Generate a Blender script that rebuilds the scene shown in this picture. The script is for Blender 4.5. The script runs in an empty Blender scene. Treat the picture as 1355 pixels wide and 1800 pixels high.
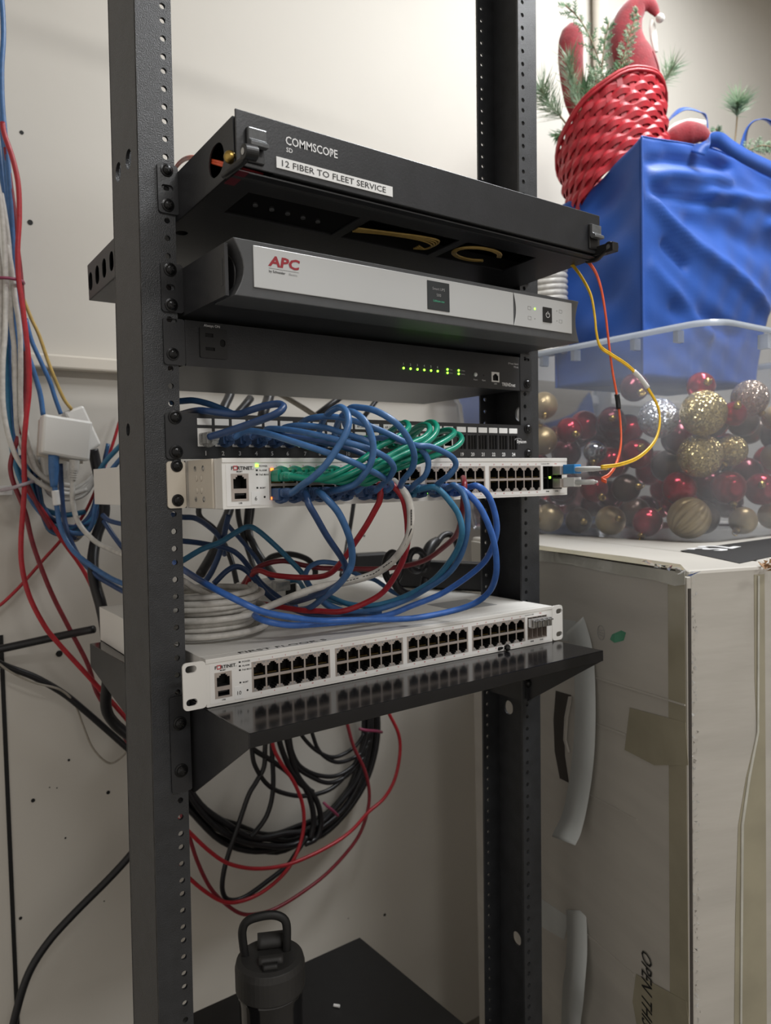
import bpy, bmesh, math, random
from mathutils import Vector, Matrix
random.seed(7)
S = bpy.context.scene; COL = S.collection
Z0 = 1.5   # height above the floor of the rack's reference hole row
PI = math.pi

# ---------------- camera, world, lamps, exposure ----------------
CP = Vector((-0.26100633, -0.67818726, -0.28467889))
RX = Vector((0.80454224, -0.59349739, -0.02174018))
DN = Vector((-0.04176374, -0.02002341, -0.99892685))
FW = Vector((0.59242516, 0.8045868, -0.04089636))
FPX = 1337.06
cd = bpy.data.cameras.new('camera'); cam = bpy.data.objects.new('camera', cd); COL.objects.link(cam)
mw = Matrix.Identity(4)
for i in range(3):
    mw[i][0] = RX[i]; mw[i][1] = -DN[i]; mw[i][2] = -FW[i]
mw[0][3], mw[1][3], mw[2][3] = CP.x, CP.y, CP.z + Z0
cam.matrix_world = mw
cd.sensor_fit = 'HORIZONTAL'; cd.sensor_width = 36; cd.lens = FPX / 1355 * 36
cd.clip_start = 0.02
cd.dof.use_dof = True; cd.dof.focus_distance = 0.74; cd.dof.aperture_fstop = 10.5
S.camera = cam

W = bpy.data.worlds.new('room_light'); S.world = W; W.use_nodes = True
W.node_tree.nodes['Background'].inputs[0].default_value = (1.0, 0.93, 0.85, 1)
W.node_tree.nodes['Background'].inputs[1].default_value = 0.34
def area(name, loc, size, sy, power, color, tgt):
    l = bpy.data.lights.new(name, 'AREA'); l.shape = 'RECTANGLE'; l.size = size; l.size_y = sy
    l.energy = power; l.color = color
    o = bpy.data.objects.new(name, l); COL.objects.link(o); o.location = loc
    o.rotation_euler = (Vector(tgt) - Vector(loc)).to_track_quat('-Z', 'Y').to_euler()
    return o
area('ceiling_lamp_light', (1.05, -0.35, 2.66), 1.2, 0.28, 25, (0.965, 0.985, 1.0), (0.9, -0.2, 0))
area('ceiling_lamp_light', (0.2, -1.9, 2.66), 1.2, 0.28, 20, (1.0, 0.985, 0.96), (0.2, -1.6, 0))
S.view_settings.view_transform = 'Standard'; S.view_settings.look = 'None'
S.view_settings.gamma = 1; S.view_settings.use_curve_mapping = False
S.view_settings.exposure = 0.62

# ---------------- helpers ----------------
def ray(u, v): return FW + RX * ((u - 677.5) / FPX) + DN * ((v - 900) / FPX)
def at(u, v, y):
    d = ray(u, v); return CP + d * ((y - CP.y) / d.y)
def atx(u, v, x):
    d = ray(u, v); return CP + d * ((x - CP.x) / d.x)
def atz(u, v, z):
    d = ray(u, v); return CP + d * ((z - CP.z) / d.z)
def att(u, v, t): return CP + ray(u, v) * t

def srgb(r, g, b):
    f = lambda c: ((c / 255 + .055) / 1.055) ** 2.4 if c > 10 else c / 255 / 12.92
    return (f(r), f(g), f(b))
MATS = {}
def mat(name, col, rough=.5, metal=0, noise=0, scale=50, bump=0, bscale=200, emis=0, coat=0, spec=.5, sheen=0, trans=0, col2=None, stretch=None):
    m = bpy.data.materials.new(name); m.use_nodes = True; nt = m.node_tree; b = nt.nodes['Principled BSDF']
    b.inputs['Base Color'].default_value = (*col, 1); b.inputs['Roughness'].default_value = rough
    b.inputs['Metallic'].default_value = metal; b.inputs['Specular IOR Level'].default_value = spec
    if coat: b.inputs['Coat Weight'].default_value = coat; b.inputs['Coat Roughness'].default_value = .1
    if sheen: b.inputs['Sheen Weight'].default_value = sheen
    if trans: b.inputs['Transmission Weight'].default_value = trans
    if emis:
        b.inputs['Emission Color'].default_value = (*col, 1); b.inputs['Emission Strength'].default_value = emis
    if noise or bump:
        tc = nt.nodes.new('ShaderNodeTexCoord'); mp = nt.nodes.new('ShaderNodeMapping')
        nt.links.new(tc.outputs['Object'], mp.inputs[0])
        if stretch: mp.inputs['Scale'].default_value = stretch
    if noise:
        n = nt.nodes.new('ShaderNodeTexNoise'); n.inputs['Scale'].default_value = scale; n.inputs['Detail'].default_value = 6
        r = nt.nodes.new('ShaderNodeMix'); r.data_type = 'RGBA'
        c2 = col2 or tuple(c * (1 - noise) for c in col)
        r.inputs[6].default_value = (*col, 1); r.inputs[7].default_value = (*c2, 1)
        nt.links.new(mp.outputs[0], n.inputs['Vector'])
        cr = nt.nodes.new('ShaderNodeMapRange'); cr.inputs[1].default_value = .38; cr.inputs[2].default_value = .68
        nt.links.new(n.outputs[0], cr.inputs[0]); nt.links.new(cr.outputs[0], r.inputs[0]); nt.links.new(r.outputs[2], b.inputs['Base Color'])
    if bump:
        n2 = nt.nodes.new('ShaderNodeTexNoise'); n2.inputs['Scale'].default_value = bscale; n2.inputs['Detail'].default_value = 3
        bp = nt.nodes.new('ShaderNodeBump'); bp.inputs['Strength'].default_value = bump; bp.inputs['Distance'].default_value = .001
        nt.links.new(mp.outputs[0], n2.inputs['Vector']); nt.links.new(n2.outputs[0], bp.inputs['Height']); nt.links.new(bp.outputs[0], b.inputs['Normal'])
    MATS[name] = m; return m

class MB:
    """collects geometry, build() links it as one mesh object"""
    def __init__(s): s.v = []; s.f = []; s.mi = []; s.cur = 0
    def add(s, vs, fs):
        o = len(s.v); s.v += [tuple(v) for v in vs]; s.f += [tuple(i + o for i in f) for f in fs]; s.mi += [s.cur] * len(fs); return s
    def box(s, x0, x1, y0, y1, z0, z1, M=None):
        vs = [Vector((x, y, z)) for x in (x0, x1) for y in (y0, y1) for z in (z0, z1)]
        if M: vs = [M @ v for v in vs]
        return s.add(vs, [(0, 1, 3, 2), (4, 6, 7, 5), (0, 4, 5, 1), (2, 3, 7, 6), (0, 2, 6, 4), (1, 5, 7, 3)])
    def prism(s, pts, axis, a, b):
        """pts 2D polygon, extruded along axis from a to b; axis 'y': pts=(x,z), 'x': (y,z), 'z': (x,y)"""
        n = len(pts)
        def P(p, h): return {'y': (p[0], h, p[1]), 'x': (h, p[0], p[1]), 'z': (p[0], p[1], h)}[axis]
        vs = [P(p, a) for p in pts] + [P(p, b) for p in pts]
        fs = [tuple(range(n)), tuple(range(2 * n - 1, n - 1, -1))] + [(i, n + i, n + (i + 1) % n, (i + 1) % n) for i in range(n)]
        return s.add(vs, fs)
    def rev(s, prof, c=(0, 0, 0), axis=(0, 0, 1), seg=24, sx=1, sy=1):
        """lathe: prof = [(r,h)...] about axis through c"""
        ax = Vector(axis).normalized(); q = Vector((0, 0, 1)).rotation_difference(ax); c = Vector(c)
        vs = []; n = len(prof)
        for r, h in prof:
            for k in range(seg):
                a = 2 * PI * k / seg
                vs.append(c + q @ Vector((r * math.cos(a) * sx, r * math.sin(a) * sy, h)))
        fs = [(i * seg + k, i * seg + (k + 1) % seg, (i + 1) * seg + (k + 1) % seg, (i + 1) * seg + k) for i in range(n - 1) for k in range(seg)]
        if prof[0][0] > 1e-6: fs.append(tuple(range(seg - 1, -1, -1)))
        if prof[-1][0] > 1e-6: fs.append(tuple(range((n - 1) * seg, n * seg)))
        return s.add(vs, fs)
    def cyl(s, c, axis, r, h, seg=20): return s.rev([(r, 0), (r, h)], c, axis, seg)
    def sphere(s, c, r, seg=24, rings=14, sx=1, sy=1, axis=(0, 0, 1)):
        return s.rev([(max(1e-7, r * math.sin(PI * i / rings)), -r * math.cos(PI * i / rings)) for i in range(rings + 1)], c, axis, seg, sx, sy)
    def tube(s, pts, r, seg=10, closed=False, flat=1.0, res=6, raw=False):
        """smooth tube through pts; r number or list"""
        P = [Vector(p) for p in pts]; n = len(P)
        R = list(r) if hasattr(r, '__len__') else [r] * n
        Q = []; RR = []
        if raw: Q = P; RR = R
        else:
            cnt = n if closed else n - 1
            for i in range(cnt):
                if closed: a, b, c, d = P[(i - 1) % n], P[i], P[(i + 1) % n], P[(i + 2) % n]; ra, rb = R[i], R[(i + 1) % n]
                else:
                    b, c = P[i], P[i + 1]; a = P[i - 1] if i else b * 2 - c; d = P[i + 2] if i + 2 < n else c * 2 - b; ra, rb = R[i], R[i + 1]
                for k in range(res):
                    t = k / res
                    Q.append(.5 * ((2 * b) + (c - a) * t + (2 * a - 5 * b + 4 * c - d) * t * t + (3 * b - a - 3 * c + d) * t ** 3))
                    RR.append(ra + (rb - ra) * t)
            if not closed: Q.append(P[-1]); RR.append(R[-1])
        m = len(Q); vs = []
        T = [(Q[(i + 1) % m] - Q[i - 1]) if (closed or 0 < i < m - 1) else (Q[1] - Q[0] if i == 0 else Q[-1] - Q[-2]) for i in range(m)]
        T = [t.normalized() if t.length > 1e-9 else Vector((0, 0, 1)) for t in T]
        N = T[0].orthogonal().normalized()
        for i in range(m):
            if i:
                N = (N - T[i] * N.dot(T[i])); N = N.normalized() if N.length > 1e-6 else T[i].orthogonal().normalized()
            Bn = T[i].cross(N)
            for k in range(seg):
                a = 2 * PI * k / seg
                vs.append(Q[i] + (N * math.cos(a) + Bn * math.sin(a) * flat) * RR[i])
        mm = m if closed else m - 1
        fs = [(i * seg + k, i * seg + (k + 1) % seg, ((i + 1) % m) * seg + (k + 1) % seg, ((i + 1) % m) * seg + k) for i in range(mm) for k in range(seg)]
        if not closed: fs += [tuple(range(seg - 1, -1, -1)), tuple(range((m - 1) * seg, m * seg))]
        return s.add(vs, fs)
    def ribbon(s, pts, w, up, th=.0012, res=6):
        """flat strap of width w along pts, 'up' = width direction (vector or list)"""
        P = [Vector(p) for p in pts]; n = len(P); Q = []; UU = []
        ups = [Vector(u) for u in up] if isinstance(up, list) else [Vector(up)] * n
        for i in range(n - 1):
            b, c = P[i], P[i + 1]; a = P[i - 1] if i else b * 2 - c; d = P[i + 2] if i + 2 < n else c * 2 - b
            for k in range(res):
                t = k / res; Q.append(.5 * ((2 * b) + (c - a) * t + (2 * a - 5 * b + 4 * c - d) * t * t + (3 * b - a - 3 * c + d) * t ** 3)); UU.append(ups[i].lerp(ups[i + 1], t))
        Q.append(P[-1]); UU.append(ups[-1]); m = len(Q); vs = []
        for i in range(m):
            t = (Q[min(i + 1, m - 1)] - Q[max(i - 1, 0)]).normalized(); u = (UU[i] - t * UU[i].dot(t)).normalized(); nn = t.cross(u)
            for a, b in ((-1, -1), (1, -1), (1, 1), (-1, 1)): vs.append(Q[i] + u * a * w / 2 + nn * b * th / 2)
        fs = [(i * 4 + k, i * 4 + (k + 1) % 4, i * 4 + 4 + (k + 1) % 4, i * 4 + 4 + k) for i in range(m - 1) for k in range(4)] + [(3, 2, 1, 0), tuple(range(4 * m - 4, 4 * m))]
        return s.add(vs, fs)
    def xf(s, M, start=0):
        s.v[start:] = [tuple(M @ Vector(v)) for v in s.v[start:]]; return s
    def plate(s, outline, holes, y, th, plane='y'):
        """sheet with holes; outline/holes in (x,z) for plane y, (y,z) for plane x, (x,y) for plane z; spans y..y+th"""
        cu = bpy.data.curves.new('t', 'CURVE'); cu.dimensions = '2D'; cu.fill_mode = 'BOTH'; cu.extrude = th / 2
        for pl in [outline] + holes:
            sp = cu.splines.new('POLY'); sp.points.add(len(pl) - 1); sp.use_cyclic_u = True
            for i, p in enumerate(pl): sp.points[i].co = (p[0] * 10, p[1] * 10, 0, 1)
        cu.extrude = th / 2 * 10
        ob = bpy.data.objects.new('t', cu); COL.objects.link(ob)
        me = bpy.data.meshes.new_from_object(ob.evaluated_get(bpy.context.evaluated_depsgraph_get()))
        vs = []
        for v in me.vertices:
            a, b, c = v.co / 10; h = y + th / 2 + c
            vs.append({'y': (a, h, b), 'x': (h, a, b), 'z': (a, b, h)}[plane])
        s.add(vs, [tuple(p.vertices) for p in me.polygons])
        bpy.data.objects.remove(ob); bpy.data.meshes.remove(me); bpy.data.curves.remove(cu)
        return s
    def strip(s, x0, x1, hx, r, z0, z1, zs, y, th):
        """vertical steel strip with a column of round holes"""
        zs = sorted(z for z in zs if z0 + .006 < z < z1 - .006); cuts = [z0] + [(a + b) / 2 for a, b in zip(zs, zs[1:])] + [z1]
        for z, lo, hi in zip(zs, cuts, cuts[1:]):
            an = sorted([2 * PI * k / 14 for k in range(14)] + [math.atan2(b - z, a - hx) % (2 * PI) for a in (x0, x1) for b in (lo, hi)])
            n = len(an); inn = []; out = []
            for a in an:
                c, d = math.cos(a), math.sin(a); inn.append((hx + r * c, z + r * d))
                t = min(((x1 if c > 0 else x0) - hx) / c if abs(c) > 1e-9 else 9, ((hi if d > 0 else lo) - z) / d if abs(d) > 1e-9 else 9); out.append((hx + t * c, z + t * d))
            vs = [(p[0], yy, p[1]) for yy in (y, y + th) for P in (inn, out) for p in P]; fs = []
            for k in range(n):
                j = (k + 1) % n
                fs += [(k, j, n + j, n + k), (2 * n + k, 3 * n + k, 3 * n + j, 2 * n + j), (k, 2 * n + k, 2 * n + j, j)]
                if abs(out[k][0] - out[j][0]) < 1e-7: fs.append((n + k, n + j, 3 * n + j, 3 * n + k))
            s.add(vs, fs)
        return s
    def text(s, txt, x, z, size, y=0, th=.00015, align='LEFT', bold=0, sx=1, shear=0):
        """lettering standing on the XZ plane facing -Y; z = baseline"""
        cu = bpy.data.curves.new('t', 'FONT'); cu.body = txt; cu.size = 1; cu.align_x = align; cu.resolution_u = 2; cu.offset = bold; cu.shear = shear
        ob = bpy.data.objects.new('t', cu); COL.objects.link(ob)
        me = bpy.data.meshes.new_from_object(ob.evaluated_get(bpy.context.evaluated_depsgraph_get()))
        k = size / .7   # size = capital height
        s.add([(x + v.co.x * k * sx, y - th, z + v.co.y * k) for v in me.vertices], [tuple(p.vertices) for p in me.polygons])
        bpy.data.objects.remove(ob); bpy.data.meshes.remove(me); bpy.data.curves.remove(cu)
        return s
    def build(s, name, m, parent=None, loc=None, smooth=False, bevel=0, solid=0, keep=False):
        me = bpy.data.meshes.new(name)
        L = Vector(loc) if loc is not None else Vector((0, 0, 0))
        off = L if (loc is not None and not keep) else Vector((0, 0, 0))
        me.from_pydata([tuple(Vector(v) - off) for v in s.v], [], s.f)
        for mm in (m if isinstance(m, (list, tuple)) else [m]): me.materials.append(MATS[mm])
        for p, i in zip(me.polygons, s.mi): p.material_index = i; p.use_smooth = smooth
        bm = bmesh.new(); bm.from_mesh(me); bmesh.ops.recalc_face_normals(bm, faces=bm.faces); bm.to_mesh(me); bm.free()
        o = bpy.data.objects.new(name, me); COL.objects.link(o); o.location = L
        if parent: o.parent = parent
        if bevel:
            b = o.modifiers.new('bevel', 'BEVEL'); b.width = bevel; b.segments = 2; b.limit_method = 'ANGLE'
        if solid:
            b = o.modifiers.new('solid', 'SOLIDIFY'); b.thickness = solid; b.offset = 0
        return o

def tag(o, label, cat, group=None, kind=None):
    if label: o['label'] = label
    if cat: o['category'] = cat
    if group: o['group'] = group
    if kind: o['kind'] = kind
    return o
def thing(name, label, cat, loc, group=None, rz=0):
    o = bpy.data.objects.new(name, None); COL.objects.link(o); o.location = loc; o.rotation_euler = (0, 0, rz); o.empty_display_size = .01
    return tag(o, label, cat, group)
def clone(o, parent=None):
    c = o.copy(); COL.objects.link(c)
    if parent: c.parent = parent
    for ch in [x for x in bpy.data.objects if x.parent == o]: clone(ch, c)
    return c
def rrect(x0, x1, z0, z1, r=.002, n=4):
    pts = []
    for cx, cz, a0 in ((x1 - r, z0 + r, -PI / 2), (x1 - r, z1 - r, 0), (x0 + r, z1 - r, PI / 2), (x0 + r, z0 + r, PI)):
        for k in range(n + 1):
            a = a0 + PI / 2 * k / n; pts.append((cx + r * math.cos(a), cz + r * math.sin(a)))
    return pts
def circ(x, z, r, n=16, sx=1, sz=1): return [(x + r * sx * math.cos(2 * PI * k / n), z + r * sz * math.sin(2 * PI * k / n)) for k in range(n)]
def slot(x, z, w, h, n=6):
    return rrect(x - w / 2, x + w / 2, z - h / 2, z + h / 2, min(w, h) / 2 * .999, n)

# ---------------- materials ----------------
mat('wall_paint', (.60, .57, .515), .6, noise=.06, scale=3, bump=.25, bscale=40, spec=.25)
mat('trim_paint', (.66, .61, .53), .5, noise=.05, scale=8, spec=.3)
mat('floor_vinyl', (.20, .18, .15), .5, noise=.3, scale=12)
mat('ceiling_white', (.75, .73, .7), .8, noise=.05, scale=10)
mat('rack_black', (.030, .032, .036), .40, noise=.3, scale=60, bump=.55, bscale=900, spec=.6)
mat('black_metal', (.020, .021, .024), .38, noise=.25, scale=40, bump=.12, bscale=600, spec=.55)
mat('black_gloss', (.009, .009, .010), .14, noise=.25, scale=30, spec=.6, bump=.02, bscale=100)
mat('black_plastic', (.013, .013, .014), .4, noise=.2, scale=50)
mat('dark_void', (.004, .004, .004), .7, noise=.2, scale=50)
mat('screw_black', (.02, .02, .021), .25, metal=.6, noise=.2, scale=300)
mat('grey_bezel', (.075, .078, .082), .4, noise=.15, scale=80)
mat('silver_face', (.56, .57, .57), .33, noise=.04, scale=8, metal=.25)
mat('white_sheet', (.76, .745, .71), .38, noise=.03, scale=20)
mat('face_label', (.78, .77, .75), .35, noise=.02, scale=30)
mat('beige_steel', (.63, .575, .49), .42, noise=.05, scale=30)
mat('label_white', (.78, .78, .77), .5, noise=.03, scale=40)
mat('port_metal', (.50, .44, .40), .42, metal=.55, noise=.12, scale=150)
mat('steel', (.6, .6, .6), .25, metal=1, noise=.2, scale=120)
mat('smoked_clip', (.22, .23, .24), .12, metal=.5, noise=.2, scale=200)
mat('ink', (.012, .012, .012), .6, noise=.1, scale=100)
mat('ink_red', srgb(190, 40, 50), .5, noise=.1, scale=100)
mat('apc_red', srgb(150, 25, 40), .5, noise=.05, scale=100)
mat('print_white', (.75, .75, .75), .5, noise=.05, scale=100)
mat('print_grey', (.3, .3, .3), .5, noise=.05, scale=100)
mat('led_green', (.25, 1.0, .04), .4, emis=3.0, noise=0)
mat('led_orange', (1.0, .16, .02), .4, emis=3.0)
mat('led_yellow', (1.0, .75, .05), .4, emis=2.0)
mat('screen_green', (.05, .28, .16), .3, emis=.35)
mat('screen_glass', (.03, .035, .038), .2, noise=.2, scale=20)
mat('gold_pin', (.5, .34, .1), .3, metal=1, noise=.2, scale=300)
def cab(name, c, r=.36): mat(name, c, r, noise=.22, scale=120, spec=.45)
mat('blue_plug', (.035, .085, .21), .4, noise=.2, scale=100); cab('blue', (.055, .155, .36)); cab('blue_bright', (.045, .15, .50)); cab('blue_dark', (.028, .065, .17)); cab('teal_blue', (.04, .19, .34))
cab('green', (.012, .26, .17), .28); cab('red', (.42, .02, .03)); cab('red_dark', (.22, .02, .03)); cab('white_cable', (.62, .60, .56)); cab('black_cable', (.012, .012, .014), .38)
cab('yellow', (.85, .52, .03), .3); cab('orange', (.85, .13, .05), .3); cab('yellow_old', (.50, .34, .10)); cab('grey_cable', (.35, .32, .27)); cab('purple', (.25, .04, .09)); cab('purple_pale', (.45, .38, .42))
mat('blue_conn', (.03, .25, .60), .35, noise=.1, scale=100)
mat('clear_plastic', (.62, .62, .6), .15, noise=.25, scale=250, trans=.6)
mat('wine', (.12, .02, .03), .3, noise=.2, scale=60)
mat('cardboard_white', (.50, .475, .43), .55, noise=.10, scale=5, bump=.35, bscale=14, stretch=(1, 1, 6), spec=.35)
mat('cardboard_raw', (.40, .24, .13), .8, noise=.3, scale=40)
mat('tape_tan', (.36, .33, .24), .22, noise=.18, scale=14, spec=.6, bump=.3, bscale=30)
mat('tape_clear', (.55, .54, .48), .12, noise=.2, scale=20, spec=.7, bump=.8, bscale=60)
mat('tape_peel', (.50, .52, .51), .3, noise=.12, scale=12, spec=.5)
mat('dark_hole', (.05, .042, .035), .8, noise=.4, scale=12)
mat('green_mark', (.10, .36, .22), .6, noise=.3, scale=60)
mat('bag_blue', (.020, .095, .42), .5, noise=.18, scale=8, bump=.25, bscale=350, sheen=.1, spec=.35)
mat('basket_red', (.50, .022, .035), .46, noise=.35, scale=45, spec=.5)
mat('felt_red', (.26, .006, .014), .9, noise=.3, scale=60, bump=.6, bscale=300, sheen=.5)
mat('felt_white', (.8, .78, .72), .95, noise=.1, scale=80, bump=.8, bscale=300, sheen=.4)
mat('pine', (.13, .26, .12), .5, noise=.45, scale=60, col2=(.05, .12, .06))
mat('pine_frost', (.28, .38, .24), .5, noise=.4, scale=60, col2=(.12, .22, .13))
mat('twig', (.20, .14, .07), .7, noise=.3, scale=60)
mat('rubber', (.010, .010, .010), .55, noise=.2, scale=40)
mat('lid_black', (.030, .029, .028), .55, noise=.2, scale=40, bump=.15, bscale=300)
mat('bottle_smoke', (.012, .012, .013), .12, noise=.2, scale=10, coat=.4)

# glitter baubles and translucent bin use their own node graphs
def glitter(name, c):
    m = mat(name, c, .35, metal=.7); nt = m.node_tree; b = nt.nodes['Principled BSDF']
    tc = nt.nodes.new('ShaderNodeTexCoord'); vo = nt.nodes.new('ShaderNodeTexVoronoi'); vo.inputs['Scale'].default_value = 520
    nt.links.new(tc.outputs['Object'], vo.inputs['Vector'])
    ge = nt.nodes.new('ShaderNodeNewGeometry'); sb = nt.nodes.new('ShaderNodeVectorMath'); sb.operation = 'SUBTRACT'; sb.inputs[1].default_value = (.5, .5, .5)
    sc = nt.nodes.new('ShaderNodeVectorMath'); sc.operation = 'SCALE'; sc.inputs['Scale'].default_value = 1.1
    ad = nt.nodes.new('ShaderNodeVectorMath'); no = nt.nodes.new('ShaderNodeVectorMath'); no.operation = 'NORMALIZE'
    nt.links.new(vo.outputs['Color'], sb.inputs[0]); nt.links.new(sb.outputs[0], sc.inputs[0]); nt.links.new(sc.outputs[0], ad.inputs[0]); nt.links.new(ge.outputs['Normal'], ad.inputs[1])
    nt.links.new(ad.outputs[0], no.inputs[0]); nt.links.new(no.outputs[0], b.inputs['Normal']); b.inputs['Roughness'].default_value = .22
glitter('glitter_gold', (.62, .47, .20)); glitter('glitter_silver', (.72, .73, .75)); glitter('glitter_rose', (.62, .47, .36))
mat('bauble_red', (.42, .01, .03), .16, metal=.55, noise=.25, scale=20)
mat('bauble_wine', (.13, .012, .022), .22, metal=.5, noise=.3, scale=20)
mat('bauble_gold', (.60, .44, .22), .38, metal=.45, noise=.15, scale=20)
mat('bauble_brown', (.14, .085, .06), .3, metal=.5, noise=.3, scale=20)
mat('bauble_silver', (.55, .56, .58), .12, metal=.9, noise=.2, scale=20)
def translucent(name, fac, col, gl=.12, wav=0):
    m = bpy.data.materials.new(name); m.use_nodes = True; nt = m.node_tree
    for n in list(nt.nodes):
        if n.type == 'BSDF_PRINCIPLED': nt.nodes.remove(n)
    out = [n for n in nt.nodes if n.type == 'OUTPUT_MATERIAL'][0]
    tr = nt.nodes.new('ShaderNodeBsdfTransparent'); tr.inputs[0].default_value = (.86, .88, .92, 1)
    df = nt.nodes.new('ShaderNodeBsdfDiffuse'); df.inputs[0].default_value = (*col, 1)
    tl = nt.nodes.new('ShaderNodeBsdfTranslucent'); tl.inputs[0].default_value = (*col, 1)
    ad = nt.nodes.new('ShaderNodeMixShader'); ad.inputs[0].default_value = .5
    nt.links.new(df.outputs[0], ad.inputs[1]); nt.links.new(tl.outputs[0], ad.inputs[2])
    mx = nt.nodes.new('ShaderNodeMixShader'); tc = nt.nodes.new('ShaderNodeTexCoord'); no = nt.nodes.new('ShaderNodeTexNoise'); no.inputs['Scale'].default_value = 9
    mr = nt.nodes.new('ShaderNodeMapRange'); mr.inputs[3].default_value = fac * .7; mr.inputs[4].default_value = fac * 1.3
    nt.links.new(tc.outputs['Object'], no.inputs['Vector']); nt.links.new(no.outputs[0], mr.inputs[0]); nt.links.new(mr.outputs[0], mx.inputs[0])
    nt.links.new(tr.outputs[0], mx.inputs[1]); nt.links.new(ad.outputs[0], mx.inputs[2])
    g = nt.nodes.new('ShaderNodeBsdfGlossy'); g.inputs['Roughness'].default_value = .12
    m2 = nt.nodes.new('ShaderNodeMixShader'); fr = nt.nodes.new('ShaderNodeFresnel'); fr.inputs[0].default_value = 1.45
    mm = nt.nodes.new('ShaderNodeMath'); mm.operation = 'MULTIPLY'; mm.inputs[1].default_value = gl * 8
    nt.links.new(fr.outputs[0], mm.inputs[0]); nt.links.new(mm.outputs[0], m2.inputs[0])
    nt.links.new(mx.outputs[0], m2.inputs[1]); nt.links.new(g.outputs[0], m2.inputs[2]); nt.links.new(m2.outputs[0], out.inputs[0])
    MATS[name] = m
translucent('bin_plastic', .24, (.72, .78, .86)); translucent('bin_rim', .62, (.80, .86, .94)); translucent('clear_film', .25, (.9, .9, .86), .2)

# ---------------- the room ----------------
WY = .56
def struct(o): o['kind'] = 'structure'; return o
struct(MB().box(-1.6, 3.4, WY, WY + .12, -1.5, 1.2).build('wall_back', 'wall_paint'))
struct(MB().box(-1.6, 3.4, -3.2, WY + .12, -1.55, -1.5).build('floor', 'floor_vinyl'))
struct(MB().box(-1.6, 3.4, -3.2, WY + .12, 1.2, 1.25).build('ceiling', 'ceiling_white'))
struct(MB().box(3.4, 3.5, -3.2, WY + .12, -1.5, 1.2).build('wall_right', 'wall_paint'))
struct(MB().box(-1.6, 3.4, WY - .022, WY, -.105, -.084).build('trim_1', 'trim_paint', bevel=.003))
struct(MB().box(-.063, -.057, WY - .0012, WY, -1.5, -.50).build('trim_2', 'dark_void'))
# marks and holes in the painted panel
mk = MB()
for u, v, r in ((104, 1149, .005), (121, 1336, .002), (58, 1407, .003), (190, 1393, .003), (36, 1614, .0025), (115, 1473, .0015), (676, 1608, .003), (100, 1385, .001), (87, 1384, .001), (183, 1584, .001), (612, 1614, .001), (53, 391, .004), (38, 233, .003), (640, 942, .002)):
    p = at(u, v, WY); mk.cyl((p.x, WY - .0006, p.z), (0, 1, 0), r, .0006, 12)
tag(struct(mk.build('trim_3', 'dark_void')), 'small nail holes and chips in the beige wall panel', None)
# ceiling lamps (out of frame, above)
for i, (x, y) in enumerate(((1.05, -.35), (.2, -1.9))):
    l = thing('ceiling_lamp', ('long ceiling lamp above the rack, the one nearer the wall', 'long ceiling lamp behind the viewer')[i], 'lamp', (x, y, 1.165))
    MB().box(-.62, .62, -.16, .16, .004, .035).build('housing', 'ceiling_white', l)
# pipe on the wall behind the basket
p = at(1056, 30, .535)
tag(MB().cyl((p.x, .537, -.5), (0, 0, 1), .018, 1.69, 20).build('wall_pipe', 'trim_paint', smooth=True), 'white vertical pipe on the wall behind the red basket', 'pipe')

# ---------------- the rack ----------------
LEAN = .0105
def lean(mb): mb.v = [(x + LEAN * z, y, z) for x, y, z in mb.v]; return mb
rack = thing('equipment_rack', 'tall black open two-post equipment rack with punched mounting holes', 'rack', (.2325, 0, -1.5))
def hole_rows():
    for k in range(-12, 33):
        for d in (0, .015875, .03175): yield -k * .04445 - d
def rack_post(x_in, x_out, hx, slots):
    a, b = min(x_in, x_out), max(x_in, x_out); mb = MB(); z0, z1 = -1.49, .55
    out = [(a, z0), (b, z0), (b, z1), (a, z1)]
    zs = list(hole_rows()); mb.strip(a, b, hx, .0027, z0, z1, zs, 0, .0030); mb.strip(a, b, hx, .0024, z0, z1, zs, .0730, .0030)
    xo = x_out if x_out < x_in else x_out - .003
    mb.plate([(.0008, z0), (.0752, z0), (.0752, z1), (.0008, z1)], [slot(y, z, h * .86, h) for y, z, h in slots], xo, .003, 'x')
    lean(mb); return mb.build('upright', 'rack_black', rack, loc=(0, 0, 0))
sl = [(.027, .014, .018), (.057, .0125, .018), (.047, -.231, .012), (.027, .3, .018)]
rack_post(.0079, -.0249, 0, sl)
rack_post(.4572, .490, .4651, [(.055, -.5985, .019), (.043, -.9158, .019), (.03, .45, .019), (.03, -.2, .019)])
mb = MB(); mb.box(-.03, .495, .0, .076, .55, .556); mb.box(-.03, .0, .07, .24, .556, .585); lean(mb); mb.build('top_bar', 'rack_black', rack)
mb = MB(); mb.box(-1.5, .02, .225, .235, .585, .61); mb.box(-1.5, .02, .155, .165, .585, .61)  # unseen overhead ladder, added so its bars shade the upper left wall
for i in range(6): mb.box(-.02 - i * .25, .0 - i * .25, .165, .225, .590, .600)
tag(mb.build('shadow_ladder', 'rack_black'), 'unseen black ladder added above the rack to cast shadow bands on the upper left wall', 'cable ladder')
mb = MB().box(-.07, .535, -.16, .24, -1.5, -1.49); mb.build('base_plate', 'rack_black', rack)
for o in [o for o in bpy.data.objects if o.parent == rack]: o.location = -rack.location

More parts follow.
